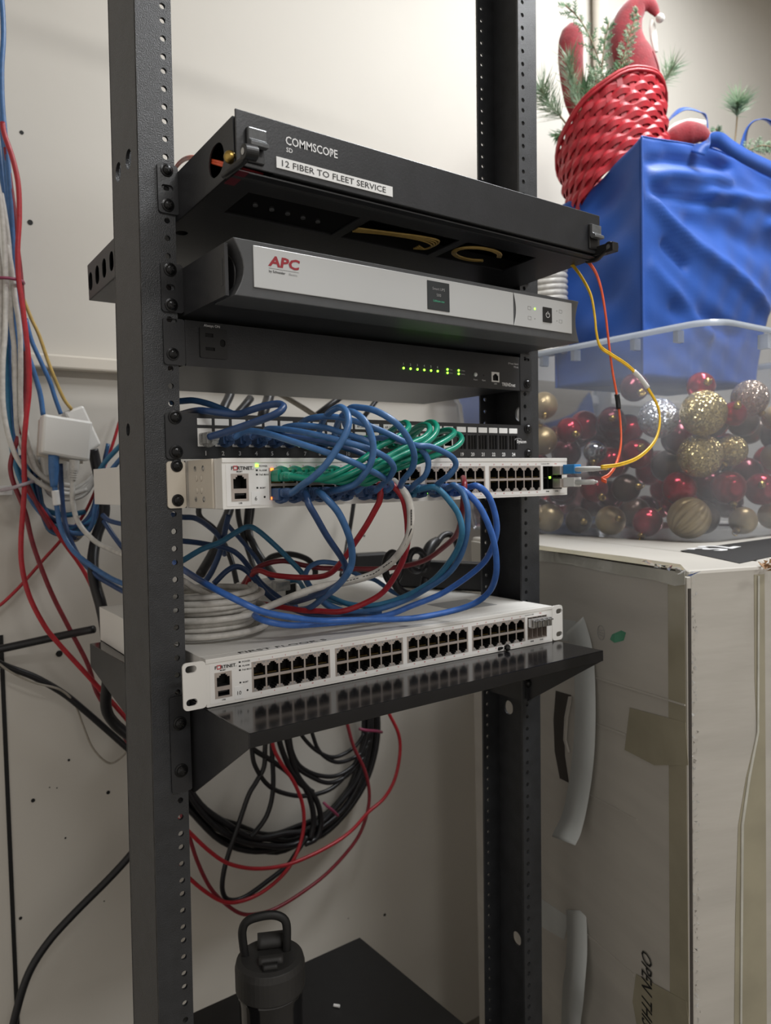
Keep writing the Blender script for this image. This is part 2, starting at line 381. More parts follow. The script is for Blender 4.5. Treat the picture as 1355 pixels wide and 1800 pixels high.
# a black pan-head screw facing -y
def screw_mesh():
    mb = MB(); mb.rev([(.0046, 0), (.0058, -.0002), (.0058, -.0009), (.0044, -.0012), (.0042, -.0024), (.0030, -.0036), (.0014, -.0041), (1e-7, -.0042)], (0, 0, 0), (0, 1, 0), 20)
    mb.cur = 1
    mb.box(-.0022, .0022, -.00435, -.0038, -.00045, .00045, Matrix.Rotation(.5, 4, 'Y')); mb.box(-.00045, .00045, -.00436, -.0038, -.0022, .0022, Matrix.Rotation(.5, 4, 'Y'))
    return mb
SCR = None
def screw(parent, x, y, z, s=1):
    global SCR
    if SCR is None: SCR = screw_mesh().build('screw', ['screw_black', 'dark_void'], parent, smooth=False); o = SCR
    else: o = SCR.copy(); COL.objects.link(o); o.parent = parent
    o.location = (x, y, z); o.scale = (s, s, s); o.rotation_euler = (0, random.random() * 3, 0)
    return o

# ---------------- fibre tray (top) ----------------
ft = thing('fiber_tray', 'black fiber tray with a drop-down front, topmost unit on the rack', 'fiber enclosure', (.0, 0, 0))
TIL = Matrix.Rotation(-.045, 4, 'X')
def tilted(mb): return mb.xf(TIL)
zb, zt = -.0425, -.001
mb = MB()
# floor pan with three windows
mb.plate([(.010, -.118), (.4575, -.118), (.4575, .295), (.010, .295)],
         [[(.038, -.085), (.153, -.085), (.153, -.033), (.038, -.033)], [(.164, -.085), (.277, -.085), (.277, -.033), (.164, -.033)], [(.288, -.085), (.392, -.085), (.392, -.033), (.288, -.033)],
          [(.0125, -.125 + .03), (.0215, -.095), (.0215, -.1), (.0125, -.1)], slot(.024, .03, .012, .012)], zb, .0012, 'z')
mb.box(.0565 - .0465, .4575, -.118, .295, zt, zt + .0012)
mb.box(.0103, .4572, .294, .295, zb, zt)
side = [(-.118, zb), (.295, zb), (.295, zt), (-.118, zt)]
vents = [slot(y, (zb + zt) / 2, .015, .022) for y in [.285 - .028 * i for i in range(8)]]
mb.plate(side, [slot(-.085, -.022, .03, .026)] + vents[:], .0100, .0012, 'x')
mb.plate(side, [slot(-.085, -.022, .03, .026)], .4563, .0012, 'x')
tilted(mb).build('tray', 'black_metal', ft)
mb = MB(); mb.box(.03, .44, -.02, .28, zb + .003, zb + .02); tilted(mb).build('inner_box', 'dark_void', ft)
mb = MB()
for i in range(5):
    mb.cyl((.056 + i * .017, -.062 + .0015 * i, zb + .0015), (0, 0, -1), .0022, .0018, 12)
tilted(mb).build('window_studs', 'grey_bezel', ft)
mb = MB(); mb.box(.038, .153, -.085, -.033, zb + .0012, zb + .0022); tilted(mb).build('window_panel', 'black_gloss', ft)
# wine coloured label window near the left edge
mb = MB(); mb.box(.0128, .0215, -.120, -.092, zb - .0006, zb - .0001); tilted(mb).build('tinted_label', 'wine', ft)
# ears
for x0, x1, hx, s in ((-.0087, .0105, 0, 1), (.4565, .4738, .4651, -1)):
    mb = MB(); mb.plate(rrect(x0, x1, -.0385, .0055, .003), [slot(hx, -.0157, .011, .0055)], -.002, .002)
    mb.build('ear', 'black_metal', ft, bevel=.0003)
    screw(ft, hx, -.002, 0); screw(ft, hx, -.002, -.0312)
# front door
mb = MB(); mb.box(.0105, .4583, -.1225, -.1205, -.0335, .0098)
mb.box(.0445, .425, -.1205, -.110, .0085, .0098)
mb.box(.0445, .455, -.1205, -.112, -.0335, -.0322)
mb.build('front_door', 'black_metal', ft, bevel=.0008)
mb = MB().box(.012, .457, -.112, -.108, -.0385, -.0335); mb.build('door_hinge_bar', 'black_metal', ft)
# latches
for x in (.0265, .4455):
    mb = MB(); mb.box(x - .0078, x + .0078, -.1245, -.1225, -.030, -.003)
    l = mb.build('latch', 'black_plastic', ft, bevel=.0012)
    mb = MB(); mb.prism([(-.1245, -.0030), (-.1285, -.0045), (-.1285, -.0135), (-.1325, -.0165), (-.1325, -.0195), (-.1265, -.0195), (-.1245, -.0165)], 'x', x - .0078, x + .0078)
    o = mb.build('latch_tongue', 'smoked_clip', l, bevel=.0006); o['label'] = 'glossy grey latch tongue'
# rounded pull knobs with a cable guide arm
for x, s in ((.0115, 1), (.4540, -1)):
    mb = MB(); mb.tube([(x - .003 * s, -.105, -.036), (x - .004 * s, -.118, -.037), (x, -.130, -.034), (x + .001 * s, -.138, -.031)], .0045, 10, flat=.7)
    mb.cyl((x - .004, -.140, -.0305), (1, 0, .05), .0058, .011, 24)
    if s < 0: mb.box(x - .004, x + .006, -.146, -.118, -.036, -.026)
    mb.build('cable_guide', 'black_plastic', ft, smooth=False, bevel=.0006)
    mb = MB().cyl((x - .0045, -.140, -.0305), (1, 0, .05), .0026, .001, 16); mb.build('guide_pin', 'steel', ft)
mb = MB().sphere((.0085, -.115, -.026), .0052, 16, 10); mb.build('thumb_nut', 'gold_pin', ft, smooth=True)
# lettering on the door
mb = MB(); mb.text('COMMSCOPE', .0545, -.0075, .0068, -.1226, bold=.012, sx=.86); mb.text('\u00ae', .0965, -.0060, .0040, -.1226)
mb.text('SD', .0550, -.0135, .0036, -.1226, bold=.01); mb.build('lettering', 'print_white', ft)
t = MB().box(.0455, .1635, -.1232, -.1225, -.0285, -.0195).xf(Matrix.Identity(4)); lb = t.build('label_strip', 'label_white', ft); lb['label'] = 'white printed label strip'
mb = MB(); mb.text('12 FIBER TO FLEET SERVICE', .0487, -.0264, .0050, -.1233, sx=1.24, bold=.004); mb.build('label_text', 'ink', lb)
# yellow fibres coiled inside, seen through the windows (a thing of their own)
def lift(p): return TIL @ Vector(p)
mb = MB()
for k in range(4):
    mb.tube([lift((.166, -.052 - .003 * k, zb + .0005)), lift((.20, -.060 - .002 * k, zb + .001)), lift((.24, -.064 - .003 * k, zb + .001)), lift((.262, -.058 - .004 * k, zb + .001)), lift((.266, -.044, zb + .002)), lift((.255, -.036 - .003 * k, zb + .003))], .0011, 6)
tag(mb.build('fiber_loop', 'yellow_old', smooth=True), 'loose yellow fibers seen through the middle window under the top tray', 'cable')
mb = MB()
for k in range(3):
    c = Vector((.325, -.060, 0)); mb.tube([lift((c.x + (.028 + k * .002) * math.cos(a), c.y + (.016 + k * .0018) * math.sin(a), zb + .0008)) for a in [2 * PI * i / 12 + .8 for i in range(11)]], .0011, 6)
tag(mb.build('fiber_loop', 'yellow_old', smooth=True), 'yellow fiber coil seen through the right-hand window under the top tray', 'cable')

# ---------------- UPS ----------------
up = thing('battery_backup', 'black battery backup unit with a long silver front and small display', 'ups', (0, 0, -.0889))
def L(z): return z + .0889
X0, X1 = .0160, .4480; yf = -.100; zt, zb = L(-.0828), L(-.1300)
mb = MB(); mb.box(.0125, .4525, -.060, .16, L(-.1285), L(-.0855)); mb.build('chassis', 'black_metal', up, bevel=.0006)
# bezel: thick frame whose left end has a concave finger notch
def notch(x, s, d): return [(x + s * d * math.sin(PI * t / 8), zb + (zt - zb) * t / 8) for t in range(9)]
L_ = notch(X0, 1, .009); R_ = notch(X1, -1, .006)
mb = MB(); mb.prism([p for p in L_] + [p for p in reversed(R_)], 'y', yf, -.060)
mb.build('bezel', 'grey_bezel', up, bevel=.0008)
for x0, x1, hx in ((.0122, .0145, 0),):
    mb = MB(); mb.box(.0118, .0150, -.092, -.001, L(-.1290), L(-.0860)); mb.box(.0115, .0118, -.088, -.084, L(-.120), L(-.098)); mb.build('side_cheek', 'black_metal', up, bevel=.0004)
mb = MB(); mb.rev([(.0165, 0), (.0170, -.0008), (.0150, -.0012), (1e-6, -.0012)], (.0200, -.072, L(-.1075)), (.9, .2, 0), 28, 1.2, 1); mb.build('finger_grip', 'black_plastic', up, smooth=True)
for x0, x1, hx in ((-.0087, .0120, 0), (.4525, .4738, .4651)):
    mb = MB(); mb.plate(rrect(x0, x1, L(-.1270), L(-.0830), .003), [slot(hx, L(-.1048), .0085, .0055)], -.002, .002); mb.build('ear', 'black_metal', up, bevel=.0003)
    screw(up, hx, -.002, L(-.0889), 1.05); screw(up, hx, -.002, L(-.1207), 1.05)
mb = MB(); mb.box(.0335, .3395, yf - .0012, yf, L(-.1215), L(-.0868)); mb.build('front_plate', 'silver_face', up, bevel=.0008)
mb = MB(); arc = [(.3400 + .0035 * math.sin(PI * t / 8), L(-.1215) + .0347 * t / 8) for t in range(9)]
mb.prism([(.4340, L(-.1215))] + [(.4340, L(-.0868))] + list(reversed(arc)), 'y', yf - .0012, yf); mb.build('control_plate', 'silver_face', up, bevel=.0005)
sc = MB().box(.2200, .2485, yf - .0018, yf - .0012, L(-.1180), L(-.0900)).build('display', 'screen_glass', up, bevel=.001)
mb = MB(); mb.text('Smart UPS', .23425, L(-.0985), .0026, yf - .0019, align='CENTER'); mb.text('500', .23425, L(-.1045), .0028, yf - .0019, align='CENTER'); mb.build('display_text', 'print_grey', sc)
mb = MB(); mb.text('Lithium-ion', .23425, L(-.1100), .0022, yf - .0019, align='CENTER'); mb.build('display_text', 'screen_green', sc)
mb = MB(); mb.text('APC', .0478, L(-.1015), .0082, yf - .0013, bold=.035, sx=1.30, shear=.15); mb.build('logo', 'apc_red', up)
mb = MB(); mb.box(.0475, .0765, yf - .00135, yf - .0012, L(-.1038), L(-.1036)); mb.text('by Schneider', .0475, L(-.1072), .0021, yf - .0013, bold=.01); mb.build('logo_text', 'ink', up)
MB().text('Electric', .0665, L(-.1072), .0018, yf - .0013, sx=1.1).build('logo_text', 'print_grey', up)
bt = MB().box(.3850, .3995, yf - .0022, yf - .0012, L(-.1130), L(-.0965)).build('power_button', 'black_plastic', up, bevel=.001)
mb = MB(); mb.tube([(.39225 + .0028 * math.cos(a), yf - .0023, L(-.1050) + .0028 * math.sin(a)) for a in [PI / 2 + .6 + i * (2 * PI - 1.2) / 12 for i in range(13)]], .0003, 5); mb.box(.3920, .3925, yf - .0025, yf - .0022, L(-.1045), L(-.1010)); mb.build('power_symbol', 'print_white', bt)
mb = MB()
for x, z in ((.3640, -.1003), (.3640, -.1110), (.4145, -.0985), (.4145, -.1095)):
    mb.tube([(x + dx * .0024, yf - .0013, L(z) + dz * .0017) for dx, dz in ((-1, -1), (1, -1), (1, 1), (-1, 1))], .0002, 4, closed=True, raw=True)
for x, z in ((.3725, -.1110), (.4085, -.0985), (.4085, -.1095)): mb.cyl((x, yf - .0012, L(z)), (0, -1, 0), .0007, .0002, 10)
mb.build('control_symbols', 'print_grey', up)
MB().cyl((.3725, yf - .0012, L(-.1003)), (0, -1, 0), .0011, .0003, 12).build('indicator', 'led_green', up)

# ---------------- network power switch unit (1U, flush) ----------------
pd = thing('power_distribution_unit', 'flat black rack unit with one outlet and green lights, under the silver one', 'power unit', (0, 0, -.1335))
L = lambda z: z + .1335
mb = MB(); mb.box(.0125, .4525, .001, .190, L(-.1735), L(-.1335)); mb.build('chassis', 'black_metal', pd, bevel=.0006)
outl = [(.0262, -.166), (.0535, -.166), (.0535, -.138), (.0262, -.138)]
fp = MB().plate([(.0125, L(-.1745)), (.4525, L(-.1745)), (.4525, L(-.1325)), (.0125, L(-.1325))], [[(.4030, L(-.1660)), (.4160, L(-.1660)), (.4160, L(-.1540)), (.4030, L(-.1540))]], -.0015, .0025).build('front_panel', 'black_metal', pd)
for x0, x1, hx in ((-.0082, .0120, 0), (.4528, .4738, .4651)):
    mb = MB().plate(rrect(x0, x1, L(-.1745), L(-.1325), .0025), [slot(hx, L(-.1345), .010, .0034)], -.002, .002); mb.build('ear', 'black_metal', pd, bevel=.0003)
    screw(pd, hx, -.002, L(-.1651), 1.0)
ot = MB(); ot.plate(rrect(.0262, .0535, L(-.1660), L(-.1380), .0015), [[(.0315, L(-.1465)), (.0395, L(-.1465)), (.0395, L(-.1430)), (.0315, L(-.1430))], [(.0315, L(-.1590)), (.0408, L(-.1590)), (.0408, L(-.1560)), (.0315, L(-.1560))], slot(.0488, L(-.1510), .0055, .007)], -.0030, .0015)
ot = ot.build('power_outlet', 'black_plastic', pd, bevel=.0003)
MB().box(.0300, .0520, -.0016, -.00155, L(-.163), L(-.141)).build('contacts_recess', 'dark_void', ot)
mb = MB(); mb.text('Always ON', .0390, L(-.1368), .0024, -.0018, align='CENTER', bold=.01); mb.build('outlet_lettering', 'print_white', pd)
LX = [.2665 + i * .0100 for i in range(6)]
mb = MB()
for i, x in enumerate(LX): mb.text(str(i + 1), x, L(-.1555), .0024, -.0016, align='CENTER', bold=.01)
for x, z, s in ((.3345, -.1565, 'Power'), (.3345, -.1605, 'Online'), (.3525, -.1565, 'Connect'), (.3525, -.1605, 'Running')): mb.text(s, x, L(z), .0013, -.0016)
mb.text('Power', .3762, L(-.1660), .0018, -.0016, align='CENTER'); mb.text('Reset', .3898, L(-.1660), .0018, -.0016, align='CENTER'); mb.text('LAN', .4095, L(-.1690), .0018, -.0016, align='CENTER')
mb.text('TRENDnet', .4205, L(-.1700), .0040, -.0016, bold=.03, sx=.90)
mb.text('IP Power Switch', .4500, L(-.1425), .0022, -.0016, align='RIGHT', sx=.85); mb.text('TPI-06', .4500, L(-.1465), .0022, -.0016, align='RIGHT')
mb.build('lettering', 'print_white', pd)
for i, x in enumerate(LX + [.3315, .3315, .3490, .3490]):
    z = -.1590 if i < 6 else (-.1560, -.1600, -.1560, -.1600)[i - 6]
    MB().sphere((x, -.0018, L(z)), .0013, 12, 8).build('indicator_light', 'led_green', pd, smooth=True)
MB().sphere((.3762, -.0015, L(-.1590)), .0026, 16, 8).build('push_button', 'print_white', pd, smooth=True)
MB().cyl((.3898, -.0016, L(-.159)), (0, -1, 0), .0009, .0002, 12).build('reset_hole', 'dark_void', pd)
def T_open(w, h, up=1, cx=0, cz=0):
    """keystone-shaped jack opening; up=1 latch notch at top"""
    a, b, c = w / 2, w * .32, w * .20; h0 = h * .74; h1 = h * .88
    p = [(-a, -h / 2), (a, -h / 2), (a, -h / 2 + h0), (b, -h / 2 + h0), (b, -h / 2 + h1), (c, -h / 2 + h1), (c, h / 2), (-c, h / 2), (-c, -h / 2 + h1), (-b, -h / 2 + h1), (-b, -h / 2 + h0), (-a, -h / 2 + h0)]
    if up < 0: p = [(x, -z) for x, z in reversed(p)]
    return [(x + cx, z + cz) for x, z in p]
def cavity(op, y0, d, mbx):
    n = len(op); vs = [(x, y0, z) for x, z in op] + [(x, y0 + d, z) for x, z in op]
    mbx.add(vs, [(i, (i + 1) % n, n + (i + 1) % n, n + i) for i in range(n)] + [tuple(range(n, 2 * n))])
lj = MB(); lj.plate([(.4030, L(-.1660)), (.4160, L(-.1660)), (.4160, L(-.1540)), (.4030, L(-.1540))], [T_open(.0092, .0085, 1, .4095, L(-.1602))], -.002, .001)
lj = lj.build('network_port', 'face_label', pd)
mb = MB(); cavity(T_open(.0092, .0085, 1, .4095, L(-.1602)), -.002, .0025, mb); mb.build('port_cavity', 'dark_void', lj)

# ---------------- patch panel ----------------
pp = thing('patch_panel', 'black 24-port patch panel with white label tabs', 'patch panel', (0, 0, -.22225))
L = lambda z: z + .22225
def pcol(i): return .0210 + i * .01745 + (i // 6) * .0029     # left edge of column i
holes = [rrect(pcol(i) + .0002, pcol(i) + .0148, L(-.2488), L(-.2315), .0003, 1) for i in range(24)]
MB().plate(rrect(-.0092, .4743, L(-.2605), L(-.2180), .003), holes, -.002, .002).build('panel', 'black_metal', pp, bevel=.0003)
MB().box(.0125, .4525, 0, .03, L(-.2190), L(-.2180)).build('top_flange', 'black_metal', pp)
for hx in (0, .4651):
    for z in (-.22225, -.2540): screw(pp, hx, -.002, L(z), 1.1)
for i in range(24):
    x = pcol(i)
    MB().box(x, x + .0145, -.0028, -.0020, L(-.2288), L(-.2225)).build('label_tab', 'label_white', pp, bevel=.0009)
    if i < 18 and i != 16:
        m = MB(); m.plate([(x + .0002, L(-.2486)), (x + .0148, L(-.2486)), (x + .0148, L(-.2317)), (x + .0002, L(-.2317))], [T_open(.0112, .0095, 1, x + .0075, L(-.2405))], -.0015, .001)
        j = m.build('keystone_jack', 'face_label', pp)
        m = MB(); cavity(T_open(.0112, .0095, 1, x + .0075, L(-.2405)), -.0015, .012, m); m.build('jack_cavity', 'dark_void', j)
    else:
        m = MB()
        for q in (.0002, .0050, .0100, .0136): m.box(x + q, x + q + .0012, -.001, .004, L(-.2486), L(-.2317))
        m.build('empty_jack_frame', 'black_plastic', pp)
mb = MB()
for i in range(24): mb.text(str(i + 1), pcol(i) + .0078, L(-.2570), .0040, -.0021, align='CENTER', bold=.025)
mb.text('Dynacom', .4450, L(-.2405), .0040, -.0021, bold=.02, sx=.78)
mb.tube([(.4475 + .006 * math.cos(a), -.0022, L(-.2370) + .0022 * math.sin(a)) for a in [.3 + i * .28 for i in range(11)]], .0002, 4)
mb.build('lettering', 'print_white', pp)
mb = MB()
for i, s in ((9, 'AP202'), (10, 'AP203'), (11, 'AP204'), (12, 'AR CA'), (13, 'BAR CA')): mb.text(s, pcol(i) + .0072, L(-.2270), .0026, -.0029, align='CENTER')
mb.build('label_text', 'ink', pp)

# ---------------- 48 port switches ----------------
SW, SH, SD = .4445, .0440, .385
BL = [(.0445, .1290), (.1350, .2185), (.2240, .3090), (.3150, .3980)]
def port_pos(k, c, r):
    x0, x1 = BL[k]; p = (x1 - x0 - .002) / 6; return x0 + .001 + p * (c + .5), (.0272 if r == 0 else .0128)
def make_switch(label, loc, rz, num, flush):
    t = thing('network_switch', label, 'network switch', loc, None, rz)
    mb = MB(); mb.box(0, SW, .0135, SD, 0, SH); mb.box(0, SW, .001, .0135, 0, .001); mb.box(0, SW, .001, .0135, SH - .001, SH); mb.box(0, .001, .001, .0135, 0, SH); mb.box(SW - .001, SW, .001, .0135, 0, SH)
    mb.box(.0, SW, -.0006, .002, SH - .0042, SH)     # rolled top lip
    mb.build('chassis', 'white_sheet', t, bevel=.0006)
    ops = [rrect(a, b, .0068, .0352, .0004, 1) for a, b in BL] + [rrect(.0080, .0245, .0066, .0305, .0004, 1), rrect(.4020, .4345, .0075, .0345, .0004, 1)]
    MB().plate(rrect(.0, SW, .0, SH - .0042, .0008), ops, .0, .0012).build('front_panel', 'white_sheet', t)
    MB().plate(rrect(.0035, SW - .004, .0022, SH - .0055, .001), [list(o) for o in ops], -.0003, .0003).build('face_overlay', 'face_label', t)
    pm = None
    for k, (a, b) in enumerate(BL):
        hs = [T_open(.0121, .0118, 1 - 2 * r, *port_pos(k, c, r)) for c in range(6) for r in (0, 1)]
        m = MB(); m.plate([(a, .0068), (b, .0068), (b, .0352), (a, .0352)], hs, -.0006, .0010)
        m.cur = 1
        for c in range(6):
            x, _ = port_pos(k, c, 0)
            for zz in (.0338, .0082): m.box(x - .0058, x - .0036, -.0008, -.0004, zz - .0008, zz + .0008); m.box(x + .0036, x + .0058, -.0008, -.0004, zz - .0008, zz + .0008)
        bl = m.build('port_block', ['port_metal', 'print_grey'], t)
        for c in range(6):
            for r in (0, 1):
                x, z = port_pos(k, c, r)
                if pm is None or r not in pm:
                    q = MB(); cavity(T_open(.0121, .0118, 1 - 2 * r), 0, .0112, q)
                    q.cur = 1; sgn = 1 if r == 0 else -1
                    for g in range(8): q.box(-.0042 + g * .0012, -.0038 + g * .0012, .0015, .009, (-.0050) * sgn - .0001, (-.0046) * sgn + .0001)
                    o = q.build('port', ['dark_void', 'gold_pin'], bl); pm = pm or {}; pm[r] = o
                else:
                    o = pm[r].copy(); COL.objects.link(o); o.parent = bl
                o.location = (x, 0, z)
    # management port + usb
    m = MB(); m.plate([(.0080, .0066), (.0245, .0066), (.0245, .0305), (.0080, .0305)], [T_open(.0125, .0115, 1, .01625, .0232), [(.0108, .0085), (.0220, .0085), (.0220, .0135), (.0108, .0135)]], -.0006, .0012)
    mp = m.build('management_ports', 'port_metal', t)
    m = MB(); cavity(T_open(.0125, .0115, 1, .01625, .0232), .0, .011, m); m.build('port_cavity', 'dark_void', mp)
    m = MB(); cavity([(.0108, .0085), (.0220, .0085), (.0220, .0135), (.0108, .0135)], 0, .010, m); m.box(.0118, .0210, .001, .009, .0118, .0128); m.build('usb_socket', 'black_plastic', mp)
    # sfp cages
    m = MB(); m.box(.4020, .4345, .0105, .0110, .0075, .0345)
    for z in (.0075, .0205, .0340): m.box(.4020, .4345, -.0006, .0110, z, z + .0006)
    for x in (.4020, .4100, .4180, .4260, .4340): m.box(x, x + .0006, -.0006, .0110, .0075, .0345)
    m.build('fiber_cage', 'port_metal' if not flush else 'black_plastic', t)
    # lettering
    m = MB(); m.text('F', .0082, .0338, .0029, -.0004, bold=.03, sx=1.1); m.text('RTINET.', .0140, .0338, .0029, -.0004, bold=.03, sx=1.05)
    for i, s in enumerate(('POWER', 'ALARM', 'PoE MAX')):
        z = .0372 - i * .0030 * 1.25; m.text(s, .0350, z - .001, .0015, -.0004, bold=.01, sx=1.1)
        if not (flush and i == 0): m.box(.0318, .0338, -.0004, -.0003, z - .001, z + .0005)
    m.text('MGMT', .0162, .0315, .0014, -.0004, align='CENTER', bold=.01); m.text('USB', .0162, .0042, .0014, -.0004, align='CENTER', bold=.01)
    m.text('MGMT', .0352, .0170, .0014, -.0004, bold=.01); m.box(.0320, .0338, -.0004, -.0003, .0170, .0185)
    m.cyl((.0398, -.0003, .0095), (0, -1, 0), .0010, .0001, 12)
    m.text(num, .0310, .0068, .0036, -.0008, align='CENTER'); m.text('FortiSwitch 448D-', .3985, .0367, .0014, -.0004)
    for x in (.4065, .4225): m.text('4948' if x < .41 else '5152', x, .0042, .0016, -.0004, bold=.03, sx=1.2)
    m.build('lettering', 'ink', t)
    m = MB(); m.tube([(.0124 + .0017 * dx, -.0004, .0353 + .0015 * dz) for dx, dz in ((-1, -1), (1, -1), (1, 1), (-1, 1))], .0006, 4, closed=True, raw=True)
    for k in range(4):
        for c in range(6):
            n = k * 12 + c * 2 + 1; x, _ = port_pos(k, c, 0)
            m.text(str(n), x, .0362, .0014, -.0004, align='CENTER', bold=.01); m.text(str(n + 1), x + .0012, .0040, .0014, -.0004, align='CENTER', bold=.01)
    m.text('POE', .4220, .0367, .0014, -.0004, bold=.01); m.build('red_lettering', 'ink_red', t)
    MB().box(.0268, .0352, -.0006, -.0003, .0030, .0145).build('number_sticker', 'label_white', t)
    return t
f1 = make_switch('white 48-port switch in the middle of the rack, full of blue and green cords', (.0132, -.0712, -.3061), 0, '6', True)
f2 = make_switch('white 48-port switch with empty ports lying on the black shelf', (.0100, -.0305, -.4869), -.0400, '10', False)
# F1: side brackets running forward from the posts
for s, x0, x1, hx, xs in ((1, -.0225, -.0045, -.0132, -.0022), (-1, SW + .0005, SW + .0160, .4651 - .0132, SW)):
    m = MB(); m.plate(rrect(x0, x1 if s > 0 else x1, .0005, .0435, .003), [], .0690, .002)
    m.box(xs if s > 0 else xs + .0002, xs + .0020, .0160, .0705, .0005, .0440)
    b = m.build('mounting_bracket', 'beige_steel', f1, bevel=.0004)
    for z in (.0394, .0077): screw(f1, hx, .0690, z, .98)
    if s > 0:
        m = MB(); m.box(-.0048, -.0022, .0690, .0710, .0005, .0440)
        for y, z in ((.0525, .036), (.0345, .036), (.0525, .0085), (.0345, .0085)): m.rev([(.0026, 0), (.0026, -.0005), (1e-6, -.0012)], (-.0022, y, z), (1, 0, 0), 14)
        m.build('bracket_screw', 'steel', b)
        m = MB()
        for y, z in ((.050, .0275), (.040, .0275), (.050, .0165), (.040, .0165)): m.rev([(.0032, 0), (.0026, -.0005), (1e-6, -.0007)], (-.0022, y, z), (1, 0, 0), 18)
        m.build('bracket_dimple', 'beige_steel', b, smooth=True)
# F1 lit lights
m = MB(); m.box(.0315, .0345, -.0007, -.0003, .0362, .0386); m.build('power_light', 'led_green', f1)
lit = MB(); lo = MB(); ly = MB()
for k, c, r, col in ((0, 0, 0, lo), (0, 0, 1, lo), (0, 2, 1, lo), (1, 1, 1, ly), (1, 2, 1, lit), (1, 3, 1, lit), (1, 4, 1, lo), (2, 0, 1, lit), (0, 1, 0, lit), (0, 2, 0, lit)):
    x, z = port_pos(k, c, r); zz = .0338 if r == 0 else .0082
    col.box(x - .0062, x - .0034, -.0012, -.0006, zz - .0011, zz + .0011)
lit.build('port_light', 'led_green', f1); lo.build('port_light', 'led_orange', f1); ly.build('port_light', 'led_yellow', f1)
# F1 optical modules
for z in (.0295, .0145):
    m = MB(); m.box(.4185, .4330, -.012, .010, z - .0055, z + .0050); MM = m.build('optical_module', 'port_metal', f1, bevel=.0005)
MB().box(.4120, .4150, -.0008, -.0004, .0200, .0225).build('link_light', 'led_green', f1)
# F2 rack ears with slots, optical modules, sticker
for x0, x1 in ((-.0215, 0), (SW, SW + .0180)):
    cx = (x0 + x1) / 2 - (.003 if x0 < 0 else -.003); MB().plate(rrect(x0, x1, .0005, .0435, .004), [slot(cx, .0375 if x0 < 0 else .036, .0105, .0065), slot(cx, .0075, .0105, .0065)], -.0004, .002).build('rack_ear', 'white_sheet', f2, bevel=.0003)
for i in range(4):
    m = MB(); x = .4030 + i * .0080; m.box(x, x + .0068, -.010, .009, .0225, .0330); m.box(x + .0008, x + .0060, -.0135, -.010, .0300, .0320); m.build('optical_module', 'steel', f2, bevel=.0005)
m = MB(); m.text('FIRST FLOOR S', 0, 0, .0065, 0, sx=1.55, bold=.005)
m.v = [(.034 + x, .0035 + z, SH + .0002) for x, y, z in m.v]; m.build('roof_lettering', 'ink', f2)
m = MB(); m.box(.335, .40, .05, .11, SH, SH + .0003); o = m.build('roof_sticker', 'print_grey', f2); o['label'] = 'faded grey sticker on the roof'

# ---------------- shelves ----------------
sh = thing('rack_shelf', 'glossy black shelf carrying the lower switch', 'shelf', (0, 0, -.4875))
m = MB(); zt = 0.0; m.box(.0085, .4615, -.119, .342, -.0015, zt); m.box(.0085, .4615, -.119, -.1175, -.0125, zt); m.build('shelf_top', 'black_gloss', sh, bevel=.0012)
for x in (.0085, .4600):
    m = MB(); m.prism([(-.1175, -.001), (-.1175, -.0125), (.003, -.088), (.076, -.088), (.342, -.03), (.342, -.001)], 'x', x, x + .0015); m.build('side_bracket', 'black_metal', sh)
for hx, x0, x1 in ((.0, -.0092, .010), (.4651, .4600, .4738)):
    MB().plate(rrect(x0 - .005, x1 - .005, -.082, .008, .002), [], -.002, .002).build('mounting_flange', 'black_metal', sh)
    for z in (-.5048, -.5492): screw(sh, hx - .005, -.002, z + .4875, 1.1)
ls = thing('rack_shelf', 'dull black bottom shelf that the drinking bottle stands on', 'shelf', (0, 0, -1.0600))
MB().box(.010, .4410, -.10, .3755, -.002, 0).build('shelf_top', 'rubber', ls, bevel=.001)
MB().box(.010, .4410, -.10, -.098, -.02, -.002).build('front_lip', 'rubber', ls)
for hx, x0, x1 in ((0, -.0092, .012), (.4651, .4390, .4638)):
    MB().box(x0 - .0105, x1 - .0105, -.003, 0, -.05, .03).build('mounting_flange', 'black_metal', ls)
p = atz(587, 1767, -1.0575); tag(MB().cyl((p.x, p.y, -1.0575), (.5, -.8, .1), .0022, .009, 10).build('screw_anchor', 'label_white'), 'tiny white plastic anchor lying on the bottom shelf', 'wall anchor')
# two loose screws on the shelf in front of the switch
for (u, v, u2_, v2_, lab) in ((885, 1137, 866, 1144, 'loose black screw lying on the shelf, the left of the pair'), (891, 1137, 901, 1150, 'loose black screw lying on the shelf, the right of the pair')):
    p = atz(u, v, -.4832); d = atz(u2_, v2_, -.4832) - p; d = Vector((d.x, d.y, -.0008)).normalized()
    m = MB(); m.rev([(1e-6, 0), (.0022, .0005), (.0036, .0018), (.0036, .0027), (.0021, .0030), (.0020, .0115), (1e-6, .0130)], p, d, 16)
    tag(m.build('loose_screw', 'screw_black', smooth=False), lab, 'screw')

